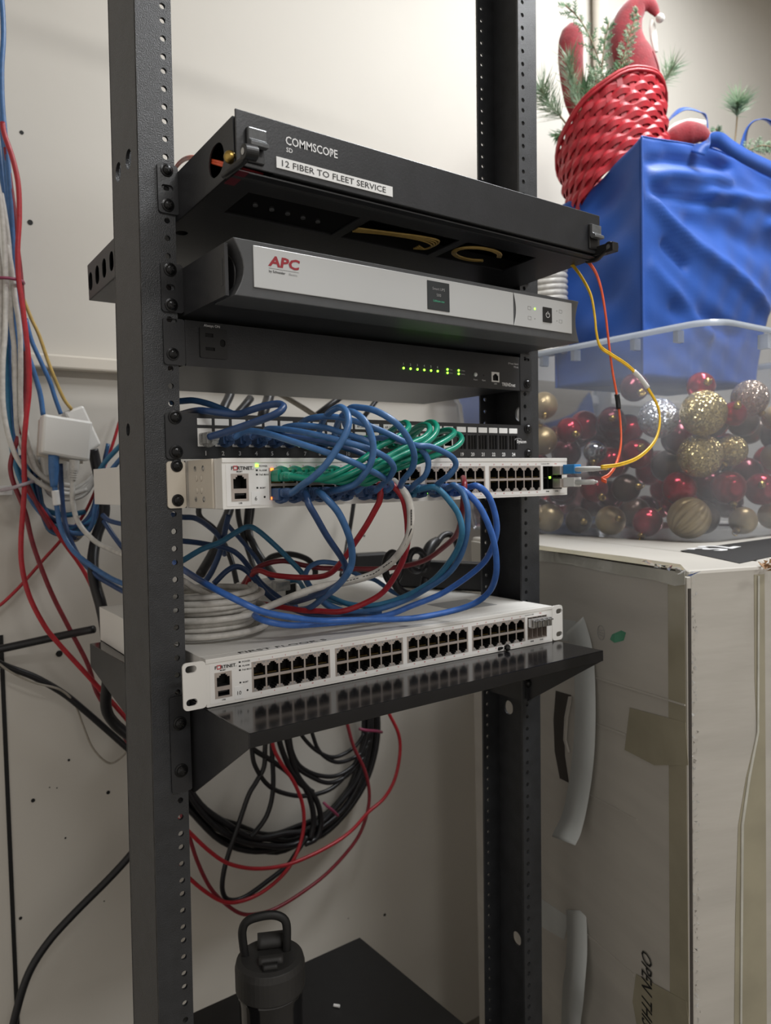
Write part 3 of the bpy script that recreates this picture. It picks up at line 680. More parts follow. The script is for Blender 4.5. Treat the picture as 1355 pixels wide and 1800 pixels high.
# ---------------- drinking bottle ----------------
bz = -1.0600; bx, by = .1090, .0550
bo = thing('drinking_bottle', 'dark drinking bottle with a black lid and carry loop on the bottom shelf', 'bottle', (bx, by, bz))
MB().rev([(1e-6, 0), (.034, .0), (.0355, .004), (.0355, .12), (.0340, .135), (.0340, .190), (.0345, .215), (.0352, .222), (.0352, .228), (1e-6, .228)], seg=48).build('body', 'bottle_smoke', bo, smooth=True)
MB().rev([(.0362, .226), (.0378, .228), (.0378, .252), (.0360, .259), (.031, .2615), (1e-6, .2615)], seg=48).build('lid', 'lid_black', bo, smooth=False, bevel=.0006)
m = MB(); ca = Vector((CP.x - bx, CP.y - by, 0)).normalized(); sd = Vector((-ca.y, ca.x, 0))
def bl(a, b, h): return sd * a + ca * b + Vector((0, 0, h))
hp = [bl(-.026, -.004, .256), bl(-.028, -.004, .272), bl(-.0285, -.004, .290), bl(-.022, -.004, .3000), bl(-.004, -.004, .3035), bl(.010, -.004, .3015), bl(.0185, -.004, .293), bl(.0190, -.004, .272), bl(.018, -.004, .256)]
m.tube(hp, .0034, 10, flat=1.4); m.build('carry_loop', 'rubber', bo, smooth=True)
m = MB(); m.tube([bl(-.012, .012, .262), bl(.014, .012, .262)], .006, 12); m.tube([bl(-.013, -.016, .268), bl(.015, -.016, .268)], .009, 12, flat=.6); m.build('spout_cover', 'lid_black', bo, smooth=True)
m = MB(); m.tube([bl(-.008, .024, .263), bl(.008, .024, .263)], .0045, 12); m.build('spout_button', 'rubber', bo, smooth=True)
m = MB(); m.text('\u2014 24 oz \u2014', 0, .1985, .0048, 0, align='CENTER')
ang0 = math.atan2(ca.y, ca.x); m.v = [(.0347 * math.cos(ang0 + x / .034), .0347 * math.sin(ang0 + x / .034), z) for x, y, z in m.v]
m.build('capacity_mark', 'print_white', bo)



# ---------------- cables ----------------
def PT(p):
    if len(p) == 3: return at(*p)
    return atz(p[0], p[1], p[3])
def cable(name, pts, r, m, label, cat='cable', group=None, seg=10, res=6, extra=None):
    P = [PT(p) if not isinstance(p, Vector) else p for p in pts]
    mb = MB().tube(P, r, seg, res=res); o = mb.build(name, m, loc=P[0], smooth=True)
    tag(o, label, cat, group); return o
def plug(par, tip, m, latch=1, ribs=4, d=(0, -1, 0), body=.013, sz=1.0):
    """modular plug with a ribbed boot; tip = face of the jack"""
    d = Vector(d).normalized(); q = Vector((0, -1, 0)).rotation_difference(d).to_matrix().to_4x4()
    mb = MB(); w = .0057 * sz; h = .0044 * sz
    mb.prism(rrect(-w, w, -h - (.0022 if latch < 0 else 0), h + (.0022 if latch > 0 else 0), .0015, 2), 'y', -body, .004)
    mb.prism(rrect(-w * .82, w * .82, -h * .9, h * .9, .0018, 2), 'y', -body - .0045, -body)
    if latch: mb.tube([(0, .002, latch * (h + .0012)), (0, -body * .5, latch * (h + .0028)), (0, -body - .004, latch * (h + .0012))], .0030, 8, flat=.8)
    for i in range(ribs): mb.cyl((0, -body - .0042 - i * .0022, 0), (0, -1, 0), .0046 - i * .0003, .0014, 14)
    mb.cyl((0, -body - .003, 0), (0, -1, 0), .0034, ribs * .0022 + .002, 12)
    mb.xf(Matrix.Translation(Vector(tip) - (par.location if par else Vector())) @ q)
    return mb.build('plug_boot', m, par, bevel=.0004)
def fport(k, c, r):
    x, z = port_pos(k, c, r); return Vector((.0132 + x, -.0712, -.3061 + z))
def pport(i): return Vector((pcol(i - 1) + .0075, -.004, -.2405))
ND = Vector((0, -.0262, 0))
def fcord(k, c, r, pts, rad, m, label, pm=None, group=None, tail=None, front=False, name='patch_cord'):
    a = fport(k, c, r); P = [a + ND * .55, a + ND] + [PT(p) for p in pts]
    if tail: P += [pport(tail) + Vector((0, -.024, -.001)), pport(tail) + Vector((0, -.014, 0))]
    o = MB().tube(P, rad, 10).build(name, m, loc=P[0], smooth=True)
    bm_ = 'blue_plug' if m in ('blue', 'blue_dark') else m
    plug(o, a, bm_, 1 if r == 0 else -1)
    if tail: plug(o, pport(tail), bm_, -1)
    return tag(o, label, 'cable', group)
BR = .00285
# arching blue cords between the patch panel and the switch
P0 = pport(1)
o = cable('patch_cord', [(318, 728, .06), (345, 722, .01), (367, 723, -.012), (415, 728, -.035), (440, 721, -.055), (463, 714, -.07), (488, 710, -.085), (498, 716, -.095), (482, 729, -.095), (434, 747, -.07), (392, 761, -.045), (368, 768, -.03)], .0033, 'blue_dark', 'dark blue cord plugged into the first patch port, looping above the label tabs')
plug(o, P0, 'clear_plastic', -1, 0, body=.016)
fcord(1, 1, 1, [(688, 851, -.108), (672, 838, -.125), (650, 827, -.135), (614, 810, -.14), (567, 793, -.125), (511, 775, -.1), (473, 763, -.075), (440, 757, -.05), (425, 761, -.035)], BR, 'blue', 'blue cord sloping from patch port 2 down to the red cords', tail=2)
fcord(1, 0, 1, [(670, 853, -.108), (684, 840, -.125), (692, 823, -.135), (683, 808, -.14), (664, 796, -.14), (643, 787, -.135), (591, 773, -.12), (545, 762, -.1), (500, 755, -.07), (468, 755, -.04)], BR, 'blue', 'blue cord running from patch port 4 and hooking down sharply beside the green bundle', tail=4)
fcord(0, 5, 1, [(640, 852, -.105), (664, 840, -.115), (672, 815, -.12), (662, 790, -.12), (638, 773, -.115), (598, 760, -.1), (567, 751, -.085), (520, 748, -.06), (495, 755, -.035)], BR, 'blue', 'blue cord arching from patch port 5 under the two tall loops', tail=5)
fcord(1, 3, 1, [(730, 850, -.112), (747, 836, -.125), (753, 815, -.13), (746, 797, -.13), (730, 784, -.13), (709, 776, -.13), (685, 764, -.125), (650, 749, -.12), (614, 738, -.105), (579, 732, -.09), (544, 736, -.065), (526, 748, -.035)], BR, 'blue', 'long blue cord from patch port 6 curling down left of the last loop', tail=6)
fcord(0, 0, 1, [(532, 852, -.118), (548, 841, -.13), (570, 820, -.14), (588, 795, -.145), (603, 771, -.148), (612, 748, -.148), (611, 729, -.142), (602, 717, -.13), (590, 718, -.115), (572, 732, -.08), (562, 755, -.04)], .0030, 'blue', 'leftmost tall blue loop, ending in the first lower switch port', tail=7)
fcord(0, 3, 1, [(598, 860, -.112), (624, 851, -.125), (639, 835, -.135), (651, 815, -.142), (656, 791, -.145), (653, 767, -.145), (643, 743, -.142), (627, 728, -.132), (611, 724, -.12), (596, 738, -.08), (590, 755, -.045)], .0030, 'blue', 'second tall blue loop, crossing just right of the leftmost loop', tail=8)
fcord(1, 2, 1, [(708, 845, -.118), (724, 824, -.132), (728, 801, -.142), (721, 778, -.147), (708, 757, -.147), (690, 739, -.145), (662, 723, -.135), (638, 717, -.12), (615, 718, -.1), (605, 738, -.06), (612, 760, -.035)], .0030, 'blue', 'widest blue loop, sweeping over the green bundle from patch port 9', tail=9)
fcord(1, 5, 1, [(775, 846, -.118), (791, 834, -.13), (801, 818, -.136), (796, 805, -.138), (779, 794, -.138), (756, 785, -.136), (732, 783, -.134), (700, 775, -.11), (670, 770, -.06), (650, 772, -.035)], BR, 'blue', 'rightmost short blue loop below patch ports 17 and 18', tail=10)
fcord(0, 4, 1, [(612, 858, -.105), (640, 846, -.112), (655, 820, -.112), (640, 800, -.11), (600, 785, -.1), (540, 772, -.08), (480, 764, -.055), (455, 764, -.035)], BR, 'blue_dark', 'darker blue cord from patch port 3 running under the other blue ones', tail=3)
# green cords
gt = {0: ([(560, 842, -.112), (600, 828, -.118), (640, 806, -.122), (665, 786, -.122), (690, 773, -.122), (709, 762, -.12), (718, 751, -.112), (713, 743, -.1), (700, 748, -.08), (680, 762, -.05)], 11, 'green cord with the leftmost loop tip, beside the 12th label tab'),
      1: ([(580, 845, -.114), (610, 836, -.122), (650, 818, -.128), (685, 801, -.13), (721, 781, -.13), (744, 770, -.128), (755, 758, -.12), (752, 748, -.108), (737, 749, -.085), (715, 762, -.05)], 12, 'green cord with the second loop tip from the left'),
      2: ([(600, 848, -.114), (630, 838, -.122), (665, 820, -.130), (700, 803, -.132), (738, 785, -.132), (760, 769, -.130), (768, 753, -.12), (762, 743, -.108), (748, 745, -.085), (730, 762, -.05)], 13, 'green cord with the tallest loop tip, middle of the five'),
      3: ([(620, 850, -.114), (650, 838, -.120), (680, 824, -.124), (705, 812, -.126), (735, 800, -.126), (763, 785, -.124), (785, 773, -.12), (798, 762, -.112), (792, 756, -.1), (775, 758, -.08), (755, 768, -.045)], 14, 'green cord with the fourth loop tip, near the 18th label tab'),
      4: ([(640, 850, -.114), (665, 840, -.118), (700, 823, -.120), (744, 808, -.120), (775, 797, -.118), (799, 787, -.115), (811, 775, -.11), (808, 765, -.1), (797, 763, -.09), (775, 772, -.06)], 15, 'green cord reaching furthest right, its tip above number 19')}
for c, (pts, tail, lab) in gt.items():
    fcord(0, c, 0, pts, .0029, 'green', lab, tail=tail)
# cords that hang down from the switch
fcord(0, 1, 1, [(542, 885, -.108), (555, 908, -.108), (575, 943, -.1), (598, 977, -.085), (607, 995, -.075), (607, 1011, -.065), (590, 1030, -.04), (553, 1047, 0, ), (520, 1058, .06), (500, 1062, .10)], .0031, 'blue_dark', 'dark blue cord dropping from the second lower port and curling back left')
fcord(0, 2, 1, [(573, 876, -.108), (594, 900, -.112), (610, 933, -.11), (618, 962, -.1), (618, 990, -.09), (609, 1011, -.08), (592, 1031, -.05), (575, 1045, -.02), (545, 1068, .03), (520, 1072, .08)], .0033, 'blue', 'blue cord dropping beside the dark blue one with a wide belly to the right')
fcord(1, 4, 1, [(761, 856, -.11), (775, 864, -.115), (792, 883, -.12), (806, 905, -.122), (812, 933, -.122), (806, 960, -.11), (790, 988, -.09), (761, 1020, -.06), (723, 1043, -.03), (685, 1058, -.005), (648, 1065, .01), (610, 1061, .03), (580, 1049, .06), (560, 1040, .09)], .0031, 'teal_blue', 'teal blue cord, innermost of the wide arcs on the right')
fcord(2, 0, 1, [(798, 853, -.11), (813, 866, -.115), (821, 890, -.12), (822, 915, -.12), (819, 945, -.115), (808, 980, -.1), (786, 1010, -.08), (748, 1036, -.05), (710, 1056, -.02), (660, 1072, .0), (610, 1075, .02), (575, 1061, .05), (560, 1048, .08)], .0031, 'blue', 'blue cord in the second of the wide arcs, next outside the teal one')
o = fcord(2, 1, 1, [(815, 862, -.112), (838, 884, -.12), (853, 910, -.125), (866, 945, -.125), (872, 980, -.12), (871, 1013, -.11), (859, 1041, -.09), (831, 1062, -.07), (786, 1076, -.055), (723, 1087, -.04), (660, 1089, -.035), (610, 1090, -.03), (570, 1091, -.025), (531, 1088, -.03), (465, 1076, -.03), (421, 1057, -.02), (365, 1028, .02), (325, 1003, .08), (300, 985, .12)], .0033, 'blue_bright', 'bright blue cord in the outermost wide arc, crossing the whole front to the left post')
fcord(2, 2, 1, [(838, 854, -.108), (856, 868, -.112), (868, 896, -.112), (873, 930, -.11), (865, 963, -.1), (849, 990, -.08), (816, 1018, -.055), (773, 1045, -.03), (723, 1065, -.015), (685, 1080, -.012), (635, 1090, -.01), (560, 1097, -.012), (509, 1099, -.008), (465, 1091, .0), (448, 1080, .03), (470, 1068, .08), (520, 1066, .12)], .0033, 'blue_bright', 'bright blue cord from the rightmost used port, looping back over the lower switch')
# red and white cords
cable('patch_cord', [(667, 850, -.088), (669, 862, -.092), (667, 880, -.09), (661, 893, -.085), (643, 925, -.07), (623, 955, -.05), (600, 988, -.02), (578, 1009, .01), (549, 1015, .04), (509, 1014, .06), (476, 1010, .08), (454, 1003, .10), (440, 1015, .12), (428, 1045, .14)], .0031, 'red', 'red cord dropping left from the middle of the upper switch')
cable('patch_cord', [(682, 846, -.09), (690, 853, -.1), (703, 867, -.105), (711, 885, -.105), (716, 920, -.1), (715, 960, -.085), (701, 1000, -.06), (673, 1041, -.03), (635, 1063, -.01), (598, 1075, .0), (560, 1074, .02), (531, 1073, .04), (476, 1064, .08), (434, 1057, .12)], .0031, 'red', 'red cord lying against the white one and curving down left')
cable('patch_cord', [(814, 840, -.09), (816, 851, -.108), (815, 870, -.108), (812, 900, -.1), (803, 938, -.06), (778, 963, -.02), (748, 984, .02), (710, 995, .06), (660, 1000, .08), (585, 999, .1), (560, 998, .1), (531, 993, .11), (498, 986, .12), (465, 992, .13), (443, 1006, .14), (425, 1031, .16)], .0031, 'red_dark', 'dark red cord passing far back behind the blue arcs')
w1 = cable('patch_cord', [(692, 846, -.09), (700, 854, -.102), (714, 870, -.11), (721, 893, -.112), (721, 930, -.11), (710, 960, -.1), (686, 990, -.08), (655, 1010, -.06), (610, 1023, -.04), (565, 1031, -.02), (520, 1046, .0), (487, 1060, .02), (454, 1073, .03), (420, 1082, .04)], .0037, 'white_cable', 'thick white cord with printed jacket hanging from the middle of the switch')
m = MB()
Pp = [at(*q) for q in ((722, 893, -.1155), (722, 930, -.1135), (711, 958, -.1035), (690, 985, -.086), (655, 1009, -.065), (610, 1021, -.045))]
for i in range(40):
    t = i / 39 * (len(Pp) - 1.001); j = int(t); q = Pp[j].lerp(Pp[j + 1], t - j); dv = (Pp[j + 1] - Pp[j]).normalized() * .0011
    if i % 7: m.tube([q - dv + Vector((0, -.0008, 0)), q + dv + Vector((0, -.0008, 0))], .0005, 4, raw=True)
m.xf(Matrix.Translation(-w1.location)); m.build('jacket_print', 'ink', w1)

# white coil on the lower switch
cc = Vector((.062, .085, -.4425))
lb = ('lowest turn', 'second turn', 'third turn', 'fourth turn', 'fifth turn', 'sixth turn', 'top turn')
m = MB(); pts = []
for i in range(8 * 14 + 1):
    a = 2 * PI * i / 14; k = i / 14; rr = .060 - .0028 * (k % 3) + .004 * math.sin(a * .37); h = .0035 + k * .0054
    pts.append(cc + Vector((rr * math.cos(a) * .98 + .004 * math.sin(k * 2), rr * math.sin(a) * 1.0, h)))
o = tag(m.tube(pts, .0033, 8, res=3).build('cable_coil', 'white_cable', loc=cc, smooth=True), 'coil of white network cable lying on the lower switch beside the left post', 'cable coil')
cable('patch_cord', [(322, 1021, .04), (345, 1035, .05), (380, 1053, .06), (400, 1062, .07), (425, 1075, .06)], .0033, 'white_cable', 'single white cord leaving the left post above the white coil')

# blue and black cables behind, between the two switches
BK = [
 ('blue_dark', .0033, [(300, 905, .14), (320, 909, .15), (343, 911, .16), (365, 924, .18), (385, 944, .2), (395, 975, .22)], 'dark blue cable entering just under the upper bracket at the left post'),
 ('blue_dark', .0033, [(300, 950, .14), (320, 951, .15), (354, 955, .16), (398, 964, .16), (421, 977, .16), (443, 1004, .16), (460, 1026, .15), (487, 1048, .13), (509, 1064, .12)], 'dark blue cable sagging from the post across to the white coil'),
 ('teal_blue', .0033, [(300, 995, .12), (320, 986, .13), (354, 966, .14), (387, 953, .14), (416, 935, .14), (436, 926, .14), (454, 933, .13), (487, 962, .12), (509, 984, .11), (531, 1008, .10), (543, 1030, .09), (565, 1056, .06), (587, 1070, .04), (630, 1080, .02)], 'teal cable with the high hump left of centre'),
 ('blue_dark', .0036, [(402, 905, .2), (396, 930, .2), (392, 953, .2), (383, 980, .2), (372, 1005, .2), (361, 1022, .2)], 'dark blue cable hanging steeply behind the hump'),
 ('blue_dark', .0033, [(376, 1026, .12), (398, 1004, .12), (416, 996, .12), (434, 1004, .12), (454, 1026, .11), (476, 1050, .09), (509, 1068, .06), (553, 1081, .03), (610, 1084, .01), (660, 1084, .0)], 'dark blue cable with the low hump just above the white coil'),
 ('blue_dark', .0030, [(398, 920, .22), (410, 934, .22), (421, 946, .22), (447, 977, .22), (462, 1000, .22), (480, 1020, .22)], 'thin dark blue cable crossing behind the high hump'),
 ('blue', .0030, [(606, 998, .09), (593, 991, .09), (565, 988, .09), (545, 996, .09), (537, 1012, .085), (546, 1032, .07), (565, 1055, .05), (590, 1072, .03), (630, 1078, .01), (670, 1075, .0)], 'blue cable making a small round loop left of the drooping cords'),
 ('teal_blue', .0030, [(575, 1048, .12), (600, 1060, .11), (585, 1056, .11), (540, 1040, .13), (525, 1022, .16), (505, 1022, .18), (490, 1028, .2)], 'short teal cable behind the small white box'),
 ('blue', .0030, [(618, 1005, .15), (640, 1015, .14), (660, 1020, .14), (690, 1040, .12), (715, 1050, .11)], 'blue cable slipping behind the white cord on the switch roof'),
 ('black_cable', .0070, [(440, 700, .50), (400, 760, .46), (410, 850, .42), (403, 896, .40), (389, 929, .38), (376, 968, .36), (352, 1010, .34)], 'thick black power cable, leftmost of those hanging behind the switches'),
 ('black_cable', .0042, [(355, 870, .40), (350, 905, .40), (376, 929, .40), (395, 958, .40), (408, 990, .38), (419, 1040, .36)], 'black power cable slanting right behind the thick one'),
 ('black_cable', .0042, [(425, 860, .42), (418, 896, .42), (425, 935, .42), (436, 968, .42), (450, 1010, .38)], 'slim black cable second in the hanging group'),
 ('black_cable', .0058, [(440, 860, .43), (434, 931, .42), (442, 950, .42), (454, 973, .41), (476, 1004, .38), (492, 1022, .34)], 'black cable curving right in the hanging group'),
 ('black_cable', .0036, [(447, 850, .44), (444, 896, .44), (440, 930, .44), (446, 960, .42)], 'thin straight black cable right of the hanging group'),
 ('black_cable', .0045, [(465, 989, .3), (480, 978, .3), (510, 974, .3), (540, 983, .3), (553, 1000, .3), (554, 1012, .3)], 'black cable bent in an arch on the switch roof'),
 ('black_cable', .0040, [(625, 860, .50), (618, 910, .50), (613, 940, .50), (607, 975, .48), (600, 1012, .42)], 'straight black cable running down the wall behind the drooping blue cords'),
]
for mt, r, pts, lab in BK: cable('loose_cable', pts, r, mt, lab)
UB = [
 ('blue', .0033, [(300, 707, .07), (320, 705, .06), (340, 704, .05), (363, 709, .04), (385, 717, .03), (410, 728, .02), (440, 742, .03)], 'blue cable rising over the top left corner of the patch panel'),
 ('black_cable', .0075, [(415, 640, .50), (405, 690, .48), (393, 718, .46), (380, 760, .44), (385, 850, .42)], 'thick black cable seen above the patch panel beside the left post'),
 ('black_cable', .0085, [(480, 660, .46), (472, 700, .44), (462, 730, .42), (455, 790, .42)], 'black cable passing behind the dark blue loop'),
 ('grey_cable', .0042, [(455, 680, .34), (490, 692, .34), (525, 712, .33), (560, 735, .32), (585, 755, .32)], 'grey cable slanting down above the patch panel'),
 ('black_cable', .0055, [(620, 680, .42), (600, 697, .42), (572, 718, .42), (545, 740, .44), (520, 770, .50), (500, 800, .555)], 'black cable slanting up under the flat power unit'),
 ('black_cable', .0045, [(680, 680, .44), (662, 703, .44), (643, 728, .44), (625, 750, .46), (610, 775, .51), (600, 800, .555)], 'thinner black cable slanting up, right of the first'),
]
for mt, r, pts, lab in UB: cable('loose_cable', pts, r, mt, lab)

# black adapter, looped cords and bar at the rear of the switch roof
p = atz(652, 1008, -.4425)
ad = tag(MB().box(-.032, .030, -.012, .012, 0, .036).build('power_adapter', 'black_plastic', loc=p, keep=True, bevel=.004), 'black power adapter brick on the rear of the lower switch', 'power adapter')
ad.rotation_euler = (0, 0, -.25)
pa = atz(705, 1030, -.4425); pb = atz(868, 1040, -.4425)
d = pb - pa; a = math.atan2(d.y, d.x)
st = tag(MB().box(0, d.length * .92, -.012, .012, 0, .040).build('power_strip', 'black_metal', loc=pa, keep=True, bevel=.003), 'long black power strip lying behind the blue arcs on the switch roof', 'power strip'); st.rotation_euler = (0, 0, a)
e = MB().box(d.length * .92, d.length * 1.0, -.013, .013, 0, .036).build('end_cap', 'steel', st, bevel=.002); e['label'] = 'grey end cap'
for k, (cu, cv, rx, rz, lab) in enumerate(((690, 998, 13, 26, 'left black velcro cable loop beside the adapter'), (732, 985, 14, 18, 'right black velcro cable loop beside the adapter'))):
    P = [at(cu + rx * math.cos(2 * PI * i / 12), cv + rz * math.sin(2 * PI * i / 12), .12 + .02 * k) for i in range(12)]
    tag(MB().tube(P, .0050, 8, closed=True).build('cable_loop', 'black_cable', loc=P[0], smooth=True), lab, 'cable')
cable('black_cord', [(735, 1000, .16), (748, 975, .17), (765, 958, .18), (778, 942, .19), (792, 940, .19), (802, 955, .19), (804, 975, .19), (795, 1010, .18)], .0048, 'black_cable', 'black cord standing in an arch above the power strip')
tag(MB().tube([at(740, 1000, .15), at(756, 962, .16), at(768, 950, .165)], [.009, .0085, .006], 10).build('cord_plug', 'black_plastic', loc=at(740, 1000, .15), smooth=True), 'black moulded plug leaning against the power strip', 'plug')
cable('black_cord', [(690, 1010, .1), (700, 1035, .1), (722, 1045, .1), (742, 1035, .1), (748, 1015, .1)], .0055, 'black_cable', 'black cord drooping in a U below the velcro loops')

# small white box with its plug on the switch roof
p = atz(470, 1060, -.4425)
jb = thing('junction_box', 'small white network box on the lower switch behind the white coil', 'network box', (p.x, p.y, -.4425), rz=.3)
MB().box(-.035, .035, -.022, .022, 0, .030).build('housing', 'white_sheet', jb, bevel=.002)
MB().box(.012, .030, -.0235, -.020, .010, .024).build('jack_opening', 'dark_void', jb)
p = at(492, 1030, .17); tag(MB().box(-.009, .012, -.006, .006, -.006, .006).build('white_connector', 'clear_plastic', loc=p, keep=True, bevel=.001), 'clear white connector lying on top of the small network box', 'connector')

# ---------------- fiber cords on the right ----------------
def duplex(name, P, m, r, label, off=(0, 0, .0021)):
    P = [Vector(p) if isinstance(p, Vector) else PT(p) for p in P]; h = Vector(off) / 2
    mb = MB(); mb.tube([p + h for p in P], r, 8); mb.tube([p - h for p in P], r, 8)
    return tag(mb.build(name, m, loc=P[0], smooth=True), label, 'fiber cable')
fx = .0132 + .4295
za, zb = -.3061 + .0300, -.3061 + .0150
A = Vector((fx, -.140, za)); B_ = Vector((fx, -.128, zb))
yel = duplex('fiber_cord', [(960, 440, -.06), (985, 450, -.075), (1000, 460, -.085), (1020, 484, -.10), (1038, 518, -.115), (1045, 555, -.12), (1048, 584, -.122), (1055, 609, -.122), (1075, 624, -.122), (1101, 641, -.122), (1122, 661, -.122), (1142, 688, -.125), (1157, 718, -.13), (1159, 748, -.135), (1149, 778, -.14), (1122, 804, -.145), (1088, 817, -.148), (1058, 821, -.143), A], 'yellow', .00125, 'yellow fiber cord bulging to the right of the rack')
P = [at(1114, 653, -.122), at(1125, 664, -.1225), at(1138, 681, -.1245)]
q = MB().tube(P, .0030, 10).xf(Matrix.Translation(-yel.location)).build('white_marker', 'label_white', yel, smooth=True)
ora = duplex('fiber_cord', [(990, 436, -.07), (1010, 442, -.085), (1024, 451, -.10), (1044, 474, -.11), (1056, 506, -.115), (1064, 552, -.118), (1069, 595, -.118), (1076, 650, -.118), (1084, 695, -.118), (1090, 740, -.12), (1091, 782, -.125), (1083, 815, -.13), (1070, 835, -.135), (1058, 842, -.135), B_ + Vector((0, -.012, 0))], 'orange', .00125, 'orange fiber cord hanging beside the yellow one')
MB().tube([at(1084, 693, -.118), at(1086, 705, -.118), at(1087, 719, -.119)], .0029, 10).xf(Matrix.Translation(-ora.location)).build('black_sleeve', 'black_cable', ora, smooth=True)
for o_, z, y1, cm in ((yel, za, -.138, 'blue_conn'), (ora, zb, -.122, 'label_white')):
    m = MB(); m.box(fx - .0062, fx + .0062, -.100, -.0832, z - .0050, z + .0058); m.xf(Matrix.Translation(-o_.location)); m.build('connector_body', cm, o_, bevel=.0006)
    m = MB()
    for s in (-1, 1): m.rev([(.0030, 0), (.0030, .02), (.0018, abs(y1 + .100)), (.0014, abs(y1 + .100) + .003)], (fx + s * .0030, -.100, z), (0, -1, 0), 12)
    m.xf(Matrix.Translation(-o_.location)); m.build('connector_boot', 'label_white', o_, smooth=True)
# orange fiber on the left of the tray
duplex('fiber_cord', [(300, 320, .10), (306, 300, .07), (318, 284, .04), (335, 277, .0), (360, 281, -.05), (385, 287, -.085), (402, 292, -.1)], 'orange', .0013, 'orange fiber cord entering the left side of the top tray')
cable('fiber_cord', [(425, 296, -.112), (440, 300, -.112), (462, 306, -.108)], .0011, 'red', 'short red fiber showing below the left knob of the top tray')

# ---------------- cables at the left wall ----------------
Y = .50
LB = [
 ('blue', .0036, [(-4, -40), (3, 0), (6, 60), (3, 120), (4, 180), (10, 250), (17, 320), (22, 390), (25, 460), (30, 540), (40, 600), (55, 640), (70, 690), (76, 730)], .49, 'long blue cable running down the front of the left bundle to the wall box'),
 ('blue', .0036, [(-6, 150), (0, 200), (8, 270), (14, 340), (20, 420), (22, 490), (24, 560), (30, 640), (38, 720), (48, 800), (62, 860), (85, 905), (110, 930)], .52, 'blue cable deep in the left bundle beside the white ones'),
 ('blue', .0034, [(-8, 220), (2, 300), (10, 370), (16, 440), (17, 500), (16, 580), (16, 660), (22, 740), (32, 820), (55, 880), (95, 925), (130, 940)], .53, 'blue cable at the very back of the left bundle'),
 ('teal_blue', .0042, [(-10, 600), (8, 600), (12, 660), (16, 740), (24, 800), (40, 850), (70, 890), (110, 905), (150, 900)], .53, 'teal cable behind the white strands at the left edge'),
 ('red', .0036, [(4, 215), (8, 237), (22, 278), (32, 324), (34, 382), (31, 440), (33, 492), (40, 541), (47, 599), (51, 642), (51, 690), (46, 735), (42, 790), (43, 857), (37, 947), (39, 998), (52, 1049), (77, 1098), (100, 1128), (162, 1196), (221, 1262), (240, 1290)], .47, 'red cable standing out in front of the left bundle all the way down'),
 ('red_dark', .0034, [(10, 260), (18, 320), (26, 380), (30, 430), (36, 480), (42, 560), (46, 640), (44, 700), (34, 760), (20, 806), (19, 830), (26, 855), (44, 900), (59, 960), (89, 1039), (122, 1105), (154, 1167), (170, 1217), (196, 1258), (225, 1305)], .49, 'red cable that swings left at the wall clip then down behind the post'),
 ('white_cable', .0036, [(-10, 300), (0, 345), (7, 411), (10, 492), (9, 584), (5, 640), (6, 717), (20, 783), (46, 829), (82, 857), (120, 869), (153, 860)], .48, 'outermost white cable at the left edge, sweeping right under the wall box'),
 ('white_cable', .0036, [(2, 340), (9, 380), (17, 440), (20, 498), (19, 556), (25, 613), (27, 680), (28, 717), (33, 768), (56, 819), (90, 845), (130, 855)], .49, 'second white cable from the left edge'),
 ('white_cable', .0036, [(12, 430), (20, 470), (27, 527), (35, 584), (36, 640), (36, 694), (38, 742), (49, 783), (66, 829), (95, 850)], .485, 'third white cable, right side of the white strands'),
 ('white_cable', .0036, [(20, 480), (28, 530), (40, 590), (43, 650), (44, 694), (44, 745), (54, 790), (72, 826), (100, 845)], .50, 'innermost white cable touching the red one'),
 ('white_cable', .0034, [(-6, 420), (2, 500), (0, 590), (-2, 680)], .50, 'short visible stretch of white cable cut by the left frame edge'),
 ('yellow_old', .0026, [(30, 500), (43, 530), (55, 560), (69, 590), (87, 642), (110, 697), (126, 720)], .50, 'thin yellow cable crossing from the bundle to the rear wall box'),
 ('blue', .0032, [(45, 560), (56, 600), (72, 636), (88, 672), (97, 700), (107, 728)], .50, 'blue cable entering the top of the wall box beside the yellow one'),
 ('red', .0024, [(-4, 1066), (6, 1059), (30, 1036), (51, 1013), (78, 982), (105, 952), (150, 900), (192, 798), (212, 735), (225, 700)], .53, 'thin red cable crossing diagonally behind the left post'),
 ('red', .0030, [(40, 850), (62, 880), (80, 905), (98, 932), (115, 958), (135, 985), (151, 1011), (163, 1037), (171, 1064), (176, 1090)], .50, 'red cable following the dark coil down to the switch corner'),
 ('red_dark', .0030, [(40, 835), (50, 855), (62, 880), (72, 900), (90, 930)], .485, 'short dark red cable below the wall clip'),
]
for mt, r, pts, y, lab in LB:
    cable('network_cable', [(u, v, y) for u, v in pts], r, mt, lab)
for k in range(13):    # dark strands of the slack coil behind the wall boxes
    u0 = 36 + k * 2.2; mt = ('blue_dark', 'blue', 'blue_dark', 'grey_cable', 'blue_dark', 'teal_blue')[k % 6]
    dpt = .505 + .004 * (k % 5)
    pts = [(u0, 800 + k, dpt), (u0 + 10, 852 + k * 2, dpt), (72 + k, 893 + k * 3, dpt), (103 + k, 918 + k * 2, dpt), (134, 925 + (k % 5) * 6, dpt), (158 + k * .6, 905 + (k % 4) * 5, dpt), (172 + k * .5, 862 + k * 2, dpt), (182, 820, dpt), (190, 780, dpt)]
    cable('network_cable', pts, .0030, mt, 'dark slack cable strand looped behind the wall boxes', group='slack loops behind the wall boxes')
for k in range(5):
    cable('network_cable', [(60 + k * 4, 820, .515), (85, 846 + k * 5, .515), (120, 862 + k * 4, .515), (150, 848 + k * 5, .515), (170, 826 + k * 3, .515)], .0030, 'white_cable', 'white slack cable strand hanging below the wall boxes', group='white slack loops below the wall boxes')
